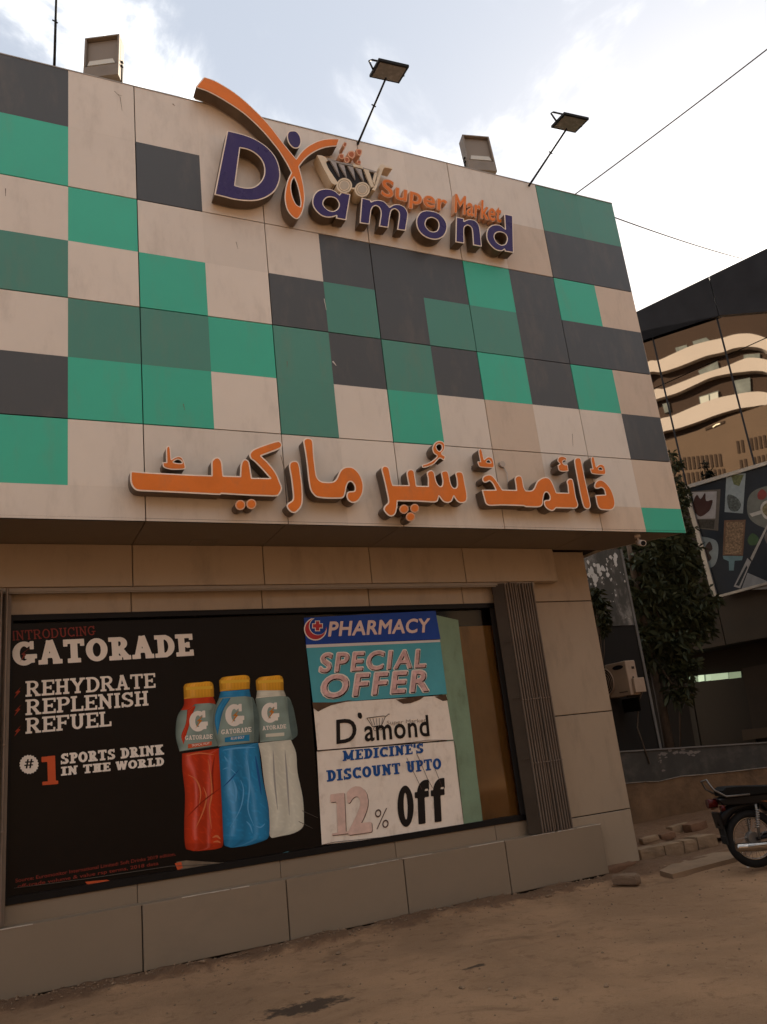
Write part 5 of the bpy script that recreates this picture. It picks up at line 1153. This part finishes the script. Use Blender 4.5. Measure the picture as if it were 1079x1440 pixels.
# AC unit at the wall end, its fan side facing the alley (-X), its service side towards the street
ACW = mat('ac_white', (.33, .25, .19), .5, var=.1, scale=3, dirt=DUST, dirt_amt=.4, dirt_scale=(4, 4, 4))
p_tr = onY(878.5, 929, 3.5); p_br = onY(881, 978, 3.5); XF = p_tr[0]; az, az0 = p_tr[1], p_br[1]; ys, ye = 3.5, 3.97
wS = onY(893, 931, 3.5)[0] - XF
ac = thing('air_conditioner', (XF + wS / 2, 3.8, az0), 'boxy pale outdoor air conditioner unit mounted on the dark grey wall', 'air conditioner')
q = MB(); q.box(XF, XF + wS, ys, ys + .80, az0, az); q.build('casing', ACW, ac, bevel=.014)
def fx(a, b_, d): return (XF - d, a, b_)
q = MB(); yc, zc_ = ys + .56, (az0 + az) / 2
q.prism([[(yc + .22 * math.cos(t), zc_ + .22 * math.sin(t)) for t in np.linspace(0, 2 * math.pi, 28, endpoint=False)]], fx, .0, .012); q.build('fan_grille', mat('grille_dark', (.03, .022, .018), .6), ac)
q = MB()
for r in (.06, .10, .14, .18, .22): q.tube([(XF - .014, yc + r * math.cos(a), zc_ + r * math.sin(a)) for a in np.linspace(0, 2 * math.pi, 28, endpoint=False)], .005 if r < .2 else .012, 5, closed=True)
q.build('grille_ring', ACW, ac)
q = MB(); yb, zb2 = ys + .19, az - .085
q.prism([[(yb + .13 * math.cos(t), zb2 + .035 * math.sin(t)) for t in np.linspace(0, 2 * math.pi, 22, endpoint=False)]], fx, .0005, .004); q.build('badge', mat('badge_dark', (.012, .012, .018), .4), ac)
q = MB(); q.prism([[(ys + .06, az0 + .055), (ys + .26, az0 + .055), (ys + .26, az0 + .075), (ys + .06, az0 + .075)]], fx, .0005, .003); q.build('badge', mat('badge_line', (.10, .08, .07), .5), ac)
q = MB(); q.box(XF + wS * .28, XF + wS + .07, ys - .06, ys - .001, az0 + .03, az0 + .26); q.build('valve_cover', ACW, ac, bevel=.008)
q = MB(); q.box(XF + wS * .55, XF + wS * .8, ys - .006, ys - .0005, az - .14, az - .10); q.box(XF + wS * .45, XF + wS * .6, ys - .006, ys - .0005, az - .30, az - .26); q.build('vent_slot', MATS['grille_dark'], ac)
q = MB()
for y_ in (ys + .1, ys + .62): q.box(XF + .02, XF + wS + .05, y_, y_ + .03, az0 - .035, az0 - .001)
q.box(XF + wS + .02, XF + wS + .05, ys + .1, ys + .65, az0 - .25, az0 - .036); q.build('bracket', BLACKM, ac)
q = MB(); q.tube([(XF + wS + .05, ys, az0 + .06), (XF + wS + .10, 3.7, az0 - .10), (XF + wS + .10, 3.85, az0 - .5), (XF + wS + .22, 3.86, .9)], .012, 6); q.build('pipe', mat('pipe_pale', (.12, .10, .085), .6), ac)

# low wall: grey painted top band over bare plaster
lw = thing('low_wall', (9.5, 3.9, 0), 'low grey painted wall with rough brown plaster below, behind the motorcycle', 'wall')
PLS = mat('rough_plaster', (.15, .092, .052), .9, var=.45, scale=2.2, dirt=(.07, .048, .034), dirt_amt=.7, dirt_scale=(1.4, 1.4, 1.6), bump=.8, bscale=9)
GPT = mat('grey_paint', (.052, .049, .044), .65, var=.2, scale=2.5, dirt=(.13, .11, .095), dirt_amt=.5, dirt_scale=(2.5, 2.5, 3))
topz = lambda x: LY(873, 1058, 3.88)[1] + (LY(1079, 1045, 3.88)[1] - LY(873, 1058, 3.88)[1]) * (x - LY(873, 1058, 3.88)[0]) / (LY(1079, 1045, 3.88)[0] - LY(873, 1058, 3.88)[0])
X0, X1 = 6.7, 16.0
def wallpoly(name, mt, up, lo, y0, y1):
    q = MB(); q.prism([up + lo[::-1]], fY, y0, y1); return q.build(name, mt, lw)
ptb = [LY(*p, 3.88) for p in ((881, 1101.5), (905, 1099.5), (925, 1099), (955, 1092), (985, 1089.5), (1020, 1086), (1079, 1079))]
ptb = [(X0, ptb[0][1] + .02)] + ptb + [(X1, ptb[-1][1] - .05)]
wallpoly('painted_band', GPT, [(X0, topz(X0)), (X1, topz(X1))], [(p[0], p[1]) for p in ptb], 4.0, 3.88)
wallpoly('plaster_base', PLS, [(a, z - .004) for a, z in ptb], [(X0, -.3), (X1, -.4)], 4.02, 3.86)
q = MB(); q.hexa([(X0, 3.86, topz(X0) + .001), (X1, 3.86, topz(X1) + .001), (X1, 4.02, topz(X1) + .001), (X0, 4.02, topz(X0) + .001), (X0, 3.86, topz(X0) + .022), (X1, 3.86, topz(X1) + .022), (X1, 4.02, topz(X1) + .022), (X0, 4.02, topz(X0) + .022)]); q.build('capping', mat('wall_cap', (.16, .15, .14), .7, var=.2), lw)
q = MB()
for (a, b2) in zip(ptb[:-1], ptb[1:]): q.tube([(a[0], 3.855, a[1]), (b2[0], 3.855, b2[1])], .008 + .004 * random.random(), 5)
q.build('plaster_edge', mat('plaster_pale', (.22, .185, .15), .8, var=.3, scale=9), lw)
q = MB(); random.seed(5)
for k in range(34):
    px_, py_ = (random.uniform(925, 985), random.gauss(1058.5, 2)) if k < 26 else (random.uniform(925, 940), random.uniform(1065, 1085))
    a, z = LY(px_, py_, 3.878); r = random.uniform(.01, .04)
    q.prism([[(a + r * 1.5 * random.uniform(.5, 1.2) * math.cos(t), z + .7 * r * random.uniform(.5, 1.2) * math.sin(t)) for t in np.linspace(0, 2 * math.pi, 7, endpoint=False)]], fY, 3.879, 3.877 - k * .0001)
q.build('paint_flakes', mat('flake_grey', (.17, .15, .135), .8), lw)['kind'] = 'stuff'

# kerb stones, slab step, broken masonry, loose brick
KRB = mat('kerb_stone', (.23, .150, .090), .85, var=.2, scale=4, bump=.7, bscale=18, dirt=(.09, .065, .045), dirt_amt=.6, dirt_scale=(5, 5, 5))
def lumpy(mb, P0, ex, ey, ez, k=3, amp=.008, seed=0):
    """hexahedron subdivided with chipped, uneven faces"""
    import bmesh
    bm = bmesh.new(); bmesh.ops.create_cube(bm, size=1.0); bmesh.ops.subdivide_edges(bm, edges=bm.edges[:], cuts=k, use_grid_fill=True)
    base = len(mb.v); P0, ex, ey, ez = map(Vector, (P0, ex, ey, ez))
    for v in bm.verts:
        c_ = v.co; p = P0 + ex * (c_.x + .5) + ey * (c_.y + .5) + ez * (c_.z + .5)
        nn = mnoise.noise_vector(p * 9 + Vector((seed, 0, 0))) * amp + mnoise.noise_vector(p * 30 + Vector((seed, 3, 0))) * amp * .5
        edge = sum(abs(abs(t) - .5) < 1e-4 for t in c_)
        if edge >= 2: p -= (ex * c_.x / ex.length + ey * c_.y / ey.length + ez * c_.z / ez.length) * amp * (1.2 if edge == 2 else 2.0)
        mb.v.append(tuple(p + nn))
    for f in bm.faces: mb.f.append(tuple(base + v.index for v in f.verts)); mb.m.append(0); mb.sm.append(False)
    bm.free()
ks = np.array(onZ(903, 1213, 0)); ke = np.array(onZ(1012, 1188, 0)); kd = (ke - ks) / np.linalg.norm(ke - ks); kn = np.array([-kd[1], kd[0]])
fr_ = [0, .305, .545, .725, 1.0]; KL = np.linalg.norm(ke - ks)
klabs = ['kerb stone at the left end of the row, touching the shop corner', 'second kerb stone from the shop corner', 'third kerb stone from the shop corner, the shortest of the row', 'kerb stone at the right end of the row, next to the motorcycle']
for i in range(4):
    a = ks + kd * (fr_[i] * KL + .006); L_ = (fr_[i + 1] - fr_[i]) * KL - .014
    q = MB(); rot = random.uniform(-.012, .012)
    lumpy(q, (a[0], a[1], -.02), (kd[0] * L_, kd[1] * L_, rot), (kn[0] * .22, kn[1] * .22, 0), (0, 0, .155 + random.uniform(-.006, .006)), seed=i * 3)
    o = q.build('kerb_stone', KRB); tag(o, klabs[i], 'kerb stone', 'kerb stones in the row beside the shop')
s2 = [onZ(*p, .05) for p in ((927, 1222), (945, 1227), (1040, 1202), (1048, 1194), (1003, 1197), (950, 1210))]
q = MB(); q.prism([s2], lambda a, b_, d_: (a, b_, d_), -.05, .035); o = q.build('slab_step', mat('slab_concrete', (.23, .150, .092), .9, var=.2, scale=4, bump=.6, bscale=15)); tag(o, 'thin cracked concrete slab step in front of the kerb stones', 'step')
# raised earth terrace behind the kerb
q = MB(); n1, n2 = 46, 30; xa, xb2 = 5.43, 9.6
for j in range(n2 + 1):
    for i in range(n1 + 1):
        u, v = i / n1, j / n2; x_ = xa + (xb2 - xa) * u; yf = ks[1] + (x_ - ks[0]) * kd[1] / kd[0] + .20
        y_ = yf + (3.9 - yf) * v; z_ = .11 + .10 * min(1, v * 3) + .05 * mnoise.noise(Vector((x_ * 3, y_ * 3, 0))) + .03 * mnoise.noise(Vector((x_ * 11, y_ * 11, 0)))
        if x_ > 6.7: z_ -= min((x_ - 6.7) * .16, .35)
        q.v.append((x_, y_, z_))
for j in range(n2):
    for i in range(n1): a = j * (n1 + 1) + i; q.f.append((a, a + 1, a + n1 + 2, a + n1 + 1)); q.m.append(0); q.sm.append(True)
struct(q.build('terrace_ground', dirt_m))
BRK = mat('broken_brick', (.15, .080, .046), .9, var=.3, scale=6, bump=.8, bscale=14)
rub = [((916, 1183), .24, .10, .015), ((940, 1178), .20, .10, .02), ((962, 1168), .34, .12, .035), ((986, 1166), .30, .16, .045)]
rl = ['broken masonry lump nearest the shop corner, behind the kerb', 'second broken masonry lump behind the kerb from the shop', 'long flat broken masonry chunk mid way along the kerb', 'dark rubble block behind the last kerb stone']
for i, ((px_, py_), a, b2, h_) in enumerate(rub):
    p = onZ(px_, py_, .15); th = random.uniform(-.3, .3); q = MB()
    lumpy(q, (p[0] - a / 2, p[1], .12), (a * math.cos(th), a * math.sin(th), .02), (-b2 * math.sin(th), b2 * math.cos(th), 0), (0, .01, h_ + .06), k=2, amp=.009, seed=i * 5 + 1)
    o = q.build('rubble_stone', BRK if i % 2 else KRB); tag(o, rl[i], 'rubble', 'broken masonry behind the kerb stones')
p = onZ(861, 1246, 0); p2_ = onZ(897, 1246, 0)
q = MB(); v_ = np.array(p2_) - np.array(p); lumpy(q, (p[0], p[1], -.004), (v_[0] * 1.0, v_[1] * 1.0, 0), (-v_[1] * .5, v_[0] * .5, 0), (0, .01, .105), amp=.012, seed=33)
o = q.build('loose_brick', mat('brick_grey', (.17, .11, .07), .9, var=.3, scale=7, bump=.8, bscale=16)); tag(o, 'single grey brown brick lying on the dirt below the shop corner', 'brick')
pa, pb_ = onZ(862, 1233, 0), onZ(887, 1226, 0); q = MB(); lumpy(q, (4.85, .74, -.02), (.55, .13, 0), (-.03, .15, 0), (0, 0, .09), amp=.01, seed=41); o = q.build('foundation_block', BRK); tag(o, 'low brown block at the foot of the corner pillar, right of the plinth', 'block')

# small stones and litter on the dirt
random.seed(21)
stone_protos = []
for k in range(4):
    q = MB(); lumpy(q, (-.5, -.4, -.3), (1, 0, 0), (0, .8, 0), (0, 0, .6), k=1, amp=.12, seed=60 + k); o = q.build('pebble', mat('pebble', (.20, .13, .08), .9, var=.3, scale=5)); stone_protos.append(o)
spots = [(484, 1358, .03, 0, 'small stone at the foot of the plinth below the discount board'), (302, 1424, .03, 1, 'small stone at the lower left of the dirt, near the bottom edge of the picture'), (650, 1391, .035, 3, 'small dark stone just below the oily black stain'), (782, 1408, .03, 0, 'lone small stone at the lower middle right of the open dirt'),
         (285, 1362, .05, 0, 'angular grey stone lying in the mortar edge under the drink poster'), (20, 1402, .03, 1, 'small stone at the far left foot of the plinth'), (772, 1262, .06, 2, 'flat stone by the plinth foot under the folded gate'), (640, 1280, .03, 1, 'small stone by the plinth foot, right of the discount board'), (555, 1297, .04, 3, 'small stone by the third joint of the plinth'),
         (829, 1314, .02, 0, 'tiny dark stone on the open dirt below the loose brick'), (965, 1290, .02, 1, 'tiny stone on the open dirt below the slab step'), (930, 1262, .022, 0, 'tiny stone on the dirt between the loose brick and the motorcycle')]
q = MB()
for k in range(1900):
    if k < 1250: x_ = random.uniform(-2.2, 4.9); y_ = .72 - abs(random.gauss(0, .20)) - .02
    else: x_ = random.uniform(-2.5, 8); y_ = random.uniform(-3.5, .6)
    r = abs(random.gauss(0, .007)) + .003; z_ = ground_h(x_, y_) + r * .25
    base = len(q.v); P = [(r, 0, 0), (-r, 0, 0), (0, r, 0), (0, -r, 0), (0, 0, r * .7), (0, 0, -r * .7)]
    for p in P: q.v.append((x_ + p[0] * random.uniform(.6, 1.3), y_ + p[1] * random.uniform(.6, 1.3), z_ + p[2] * random.uniform(.6, 1.3)))
    for f in ((0, 2, 4), (2, 1, 4), (1, 3, 4), (3, 0, 4), (2, 0, 5), (1, 2, 5), (3, 1, 5), (0, 3, 5)): q.f.append(tuple(base + i for i in f)); q.m.append(0); q.sm.append(False)
o = q.build('gravel', MATS['pebble']); o['kind'] = 'stuff'; o['label'] = 'loose grit and pebbles scattered over the dirt'; o['category'] = 'gravel'
for i, (px_, py_, r, k, lab) in enumerate(spots):
    x_, y_ = onZ(px_, py_, 0); s_ = stone_protos[k]; o = s_ if s_.get('used') is None else s_.copy()
    if o is not s_: COL.objects.link(o)
    s_['used'] = 1; o.name = 'pebble'; o.location = (x_, y_, ground_h(x_, y_) + r * .15); o.scale = (r * 1.3, r, r * .8); o.rotation_euler = (0, 0, random.uniform(0, 3)); tag(o, lab, 'stone', 'small stones on the dirt')
for o in bpy.data.objects:
    if 'used' in o.keys(): del o['used']
# scraps of paper by the motorcycle wheel
PAP = mat('paper_scrap', (.50, .42, .34), .8)
for i, (px_, py_, r, lab) in enumerate(((1035, 1209, .045, 'crumpled pale paper scrap beside the motorcycle wheel'), (1012, 1213, .03, 'flat pale paper scrap left of the motorcycle wheel'), (1053, 1218, .03, 'pale scrap under the motorcycle wheel rim'))):
    x_, y_ = onZ(px_, py_, 0); q = MB(); z_ = ground_h(x_, y_) + .004
    q.face([(x_, y_, z_), (x_ + r, y_ + r * .2, z_ + r * .3), (x_ + r * .8, y_ + r, z_ + .01)]); q.face([(x_, y_, z_), (x_ + r * .8, y_ + r, z_ + .01), (x_ - r * .4, y_ + r * .8, z_ + r * .4)]); q.face([(x_ - r * .4, y_ + r * .8, z_ + r * .4), (x_ - r * .7, y_ - r * .1, z_), (x_, y_, z_)])
    o = q.build('paper_scrap', PAP); tag(o, lab, 'litter')

# ================================================================ MOTORCYCLE
mo = np.array(onZ(1068, 1220, 0)); hd = Vector((.90, -.42, 0)).normalized(); sdv = Vector((-hd.y, hd.x, 0))
mc = thing('motorcycle', (mo[0], mo[1], 0), 'black motorcycle with chrome silencer parked at the right edge, rear wheel in view', 'motorcycle')
ML = mat('mc_black', (.007, .006, .006), .35, var=.2, scale=10); MR = mat('mc_rubber', (.014, .013, .012), .85, var=.3, scale=20); MCH = mat('mc_chrome', (.36, .33, .30), .22, metal=1.0, var=.1, scale=8); MST = mat('mc_steel', (.16, .145, .13), .4, metal=.7, var=.2, scale=10); MSE = mat('mc_seat', (.006, .0055, .005), .6, spec=.1); MRD = mat('mc_red', (.05, .004, .003), .25)
MORG = mat('mc_orange', (.14, .045, .015), .4)
def mp_(a, s_, z): v = Vector((mo[0], mo[1], 0)) + hd * a + sdv * s_; return (v.x, v.y, z)
def tubeM(pts, r, name, mt, par, n=8, closed=False):
    q = MB(); q.tube([mp_(*p) for p in pts], r, n, closed=closed); return q.build(name, mt, par)
R_ = .275
def wheel(a0):
    cz = R_; W_ = []
    tyre = tubeM([(a0 + (R_ - .038) * math.cos(t), 0, cz + (R_ - .038) * math.sin(t)) for t in np.linspace(0, 2 * math.pi, 40, endpoint=False)], .040, 'wheel', MR, mc, 10, True)
    tubeM([(a0 + (R_ - .078) * math.cos(t), 0, cz + (R_ - .078) * math.sin(t)) for t in np.linspace(0, 2 * math.pi, 40, endpoint=False)], .013, 'rim', MCH, tyre, 8, True)
    q = MB()
    for k in range(28):
        t = 2 * math.pi * k / 28; t2 = t + (.5 if k % 2 else -.5); s_ = .03 if k % 4 < 2 else -.03
        q.tube([mp_(a0 + .05 * math.cos(t2), s_, cz + .05 * math.sin(t2)), mp_(a0 + .19 * math.cos(t), 0, cz + .19 * math.sin(t))], .0018, 4, caps=False)
    q.build('spokes', MCH, tyre); tubeM([(a0, -.05, cz), (a0, .05, cz)], .062, 'hub', MST, tyre, 18)
    return tyre
wheel(0); wheel(1.22)
tubeM([(-.30 * 1.0 + .02, 0, .42), (-.26, 0, .50), (-.16, 0, .57), (0, 0, .60), (.12, 0, .58)], .055, 'rear_fender', ML, mc, 10)
q = MB()
for k in range(12):                       # sheet fender hugging the tyre
    t0, t1 = math.radians(20 + k * 12.5), math.radians(20 + (k + 1) * 12.5); r_ = R_ + .025
    P = [mp_(r_ * math.cos(t), s_, R_ + r_ * math.sin(t)) for t in (t0, t1) for s_ in (-.06, .06)]; q.quad(P[0], P[1], P[3], P[2])
q.build('fender_sheet', ML, mc)
tubeM([(0, -.09, R_), (.45, -.08, .33)], .017, 'swingarm', ML, mc); tubeM([(0, .09, R_), (.45, .08, .33)], .017, 'swingarm', ML, mc)
for s_ in (-.11, .11):
    tubeM([(0.02, s_, R_), (-.02 + .08, s_, .60)], .013, 'shock_absorber', MST, mc)
    tubeM([(.025 + .045 * (k / 60) + .024 * math.cos(k * .9), s_ + .024 * math.sin(k * .9), R_ + .10 + .19 * k / 60) for k in range(61)], .005, 'shock_spring', MCH, mc, 5)
# silencer
q = MB(); q.tube([mp_(-.245, -.15, .225), mp_(-.23, -.15, .226), mp_(-.05, -.15, .215), mp_(.35, -.14, .20), mp_(.42, -.13, .20)], [.030, .040, .043, .040, .02], 14); q.build('silencer', MCH, mc)
tubeM([(.42, -.13, .20), (.62, -.12, .22), (.80, -.10, .30), (.85, -.05, .42)], .016, 'exhaust_pipe', MCH, mc)
q = MB(); q.tube([mp_(-.14, -.20, .235), mp_(.12, -.198, .228)], .010, 6); q.build('heat_shield', MCH, mc)
# frame, seat, tank, engine
tubeM([(-.30, 0, .66), (0, -.0, .68), (.45, 0, .66), (.95, 0, .80)], .022, 'frame', ML, mc)
tubeM([(.95, 0, .80), (.80, 0, .40), (.70, 0, .25), (.45, 0, .25), (.40, 0, .64)], .018, 'frame', ML, mc)
q = MB(); prof = [(-.24, .70), (-.25, .76), (-.20, .79), (-.05, .785), (.15, .765), (.35, .75), (.55, .765), (.60, .72), (.50, .69), (.1, .69)]
q.prism([prof], lambda a, z, d_: mp_(a, d_, z), -.12, .12); q.build('seat', MSE, mc, bevel=.02)
q = MB(); prof = [(-.26, .62), (-.30, .68), (-.2, .695), (.45, .685), (.52, .60), (.38, .46), (.22, .47), (.12, .60)]
q.prism([prof], lambda a, z, d_: mp_(a, d_, z), -.10, .10); q.build('side_panel', ML, mc, bevel=.012)
q = MB(); q.prism([[(.12, .625), (.38, .615), (.42, .60), (.20, .60)]], lambda a, z, d_: mp_(a, d_, z), -.1045, -.101); q.build('side_stripe', MORG, mc)
q = MB(); q.tube([mp_(.56, 0, .74), mp_(.62, 0, .80), mp_(.78, 0, .85), mp_(.92, 0, .84), mp_(.98, 0, .80)], [.07, .12, .14, .12, .06], 14); q.build('fuel_tank', ML, mc)
q = MB(); q.tube([mp_(.45, 0, .34), mp_(.75, 0, .34)], .13, 12); q.tube([mp_(.66, 0, .38), mp_(.78, 0, .58)], .075, 10); q.build('engine', MST, mc)
# grab rail, tail lamp, plate, mudflap
tubeM([(.02, -.12, .70), (-.22, -.12, .705), (-.33, -.11, .78), (-.365, -.09, .86), (-.34, 0, .875), (-.365, .09, .86), (-.33, .11, .78), (-.22, .12, .705)], .010, 'grab_rail', MST, mc)
tubeM([(-.29, 0, .64), (-.36, 0, .645), (-.385, 0, .645)], .045, 'tail_lamp', MRD, mc, 14)
for s_ in (-.13, .13): tubeM([(-.27, s_, .60), (-.31, s_, .60)], .028, 'indicator', MORG if s_ > 0 else MRD, mc, 10)
q = MB(); q.prism([[(-.315, .40), (-.33, .55), (-.315, .56), (-.30, .40)]], lambda a, z, d_: mp_(a, d_, z), -.09, .09); q.build('number_plate_bracket', ML, mc)
q = MB(); q.prism([[(-.29, .25), (-.30, .42), (-.285, .42), (-.275, .25)]], lambda a, z, d_: mp_(a, d_, z), -.07, .07); q.build('mudflap', MR, mc)
tubeM([(1.22, -.08, R_), (1.02, -.08, .86)], .02, 'fork', MCH, mc); tubeM([(1.22, .08, R_), (1.02, .08, .86)], .02, 'fork', MCH, mc)
tubeM([(.88, -.34, .98), (.98, -.22, .96), (1.0, 0, .90), (.98, .22, .96), (.88, .34, .98)], .012, 'handlebar', MST, mc); tubeM([(1.05, 0, .78), (1.14, 0, .78)], .085, 'headlamp', MCH, mc, 16)
tubeM([(1.02 + .0, 0, .47), (1.1, 0, .56), (1.24, 0, .585), (1.38, 0, .53)], .05, 'front_fender', ML, mc, 10)
tubeM([(.35, -.1, .28), (.30, -.22, .02)], .010, 'side_stand', MST, mc)

# ================================================================ FAR SIDE OF THE STREET (unseen row behind the camera, added to shade and colour light below the canopy)
q = MB(); q2 = MB()
for (x0_, x1_, y_, h_) in ((-34, -19, -25, 11.5), (-18.8, -6, -24, 14), (-5.8, 7, -25.5, 12.5), (7.2, 20, -24.5, 15), (20.3, 36, -26, 12)):
    q.box(x0_, x1_, y_ - 9, y_, -.2, h_)
    for fl in range(int(h_ // 3.1)):
        k = x0_ + .9
        while k < x1_ - 1.6: q2.box(k, k + 1.2, y_ + .001, y_ + .05, fl * 3.1 + 1.0, fl * 3.1 + 2.4); k += 2.3
q.build('added_shade_buildings', mat('shade_building_render', (.16, .115, .08), .9, var=.25, scale=.4))['kind'] = 'structure'
q2.build('added_shade_windows', mat('shade_building_window', (.03, .03, .03), .3))['kind'] = 'structure'

# ================================================================ TREES
LF = mat('leaf_dark', (.022, .027, .012), .55, var=.5, scale=3, objvar=0); LF2 = mat('leaf_mid', (.045, .050, .024), .5, var=.5, scale=3); BARK = mat('bark', (.07, .05, .035), .9, var=.3, scale=8, bump=.6, bscale=20)
def tree(lab, base, trunk_top, clumps, nleaf, ls, name='tree', seed=1, group=None):
    random.seed(seed); t_ = thing(name, base, lab, 'tree' if name == 'tree' else 'plant', group)
    q = MB(); b0 = Vector(base); tt = Vector(trunk_top); q.tube([b0, b0.lerp(tt, .35) + Vector((.05, .03, 0)), b0.lerp(tt, .7) + Vector((-.04, 0, 0)), tt], [.11, .09, .07, .04] if name == 'tree' else [.02, .018, .014, .01], 8)
    for (c_, r) in clumps:
        c_ = Vector(c_); s_ = b0.lerp(tt, .45 + .5 * random.random()); q.tube([s_, s_.lerp(c_, .5) + Vector((0, 0, -.08)), c_], [.035, .022, .008] if name == 'tree' else [.01, .008, .004], 6)
    q.build('trunk', BARK, t_)
    q = MB(); tot = sum(r**2 for _, r in clumps)
    for (c_, r) in clumps:
        c_ = Vector(c_); k = int(nleaf * r * r / tot)
        # leaves grow in little rosettes
        for _ in range(max(k // 7, 1)):
            d = Vector((random.gauss(0, 1), random.gauss(0, 1), random.gauss(0, 1))).normalized() * r * (random.random() ** .45); d.z *= .85; tip = c_ + d
            for j in range(7):
                dr = Vector((random.gauss(0, 1), random.gauss(0, 1), random.gauss(-.15, .8))).normalized(); L_ = ls * random.uniform(.7, 1.3); w_ = dr.cross(Vector((random.random(), random.random(), random.random()))).normalized() * L_ * .17
                a = tip; m1 = a + dr * L_ * .5 + Vector((0, 0, -.01)); e = a + dr * L_ + Vector((0, 0, -L_ * .25))
                base_ = len(q.v); q.v += [tuple(a), tuple(m1 + w_), tuple(e), tuple(m1 - w_)]; q.f.append((base_, base_ + 1, base_ + 2, base_ + 3)); q.m.append(0 if random.random() < .6 else 1); q.sm.append(False)
    q.build('foliage', [LF, LF2], t_, recalc=False)
    return t_
def AD(x, y, Y): a = onY(x, y, Y); return (a[0], Y, a[1])
YT = 5.6
cl = [(AD(905, 800, YT), .55), (AD(935, 790, YT), .6), (AD(960, 815, YT), .5), (AD(920, 850, YT), .65), (AD(950, 860, YT), .6), (AD(976, 850, YT), .52), (AD(912, 895, YT - .2), .42), (AD(945, 905, YT - .2), .5), (AD(955, 940, YT - .3), .35), (AD(925, 930, YT), .38), (AD(960, 780, YT), .4), (AD(895, 840, YT), .45), (AD(940, 755, YT), .45), (AD(905, 770, YT + .3), .5), (AD(980, 885, YT), .38), (AD(955, 975, YT - .4), .22)]
tb_ = AD(930, 1000, YT); tree('dark leafy tree in the alley between the shop and the billboard', (tb_[0], YT, .1), (tb_[0] + .05, YT, 5.6), cl, 8200, .19, seed=3)
cl = [(AD(950, 655, 6.4), .18), (AD(947, 680, 6.4), .22), (AD(955, 700, 6.4), .25), (AD(950, 725, 6.4), .3), (AD(958, 745, 6.4), .3), (AD(943, 640, 6.4), .1), (AD(962, 690, 6.4), .14)]
b_ = AD(885, 760, 6.4); tree('thin leafy climber growing up beside the left edge of the billboard frame', (b_[0], 6.4, .1), (AD(948, 660, 6.4)), cl, 1500, .13, name='climbing_plant', seed=4)
cl = [(AD(840, 848, 3.6), .16), (AD(846, 868, 3.6), .15), (AD(850, 885, 3.6), .1), (AD(838, 832, 3.6), .1)]
b_ = AD(835, 900, 3.6); tree('small leafy shoot poking out between the shop corner and the grey wall', (b_[0] - .15, 3.6, .2), (AD(838, 850, 3.6)), cl, 420, .13, name='leafy_shrub', seed=6)
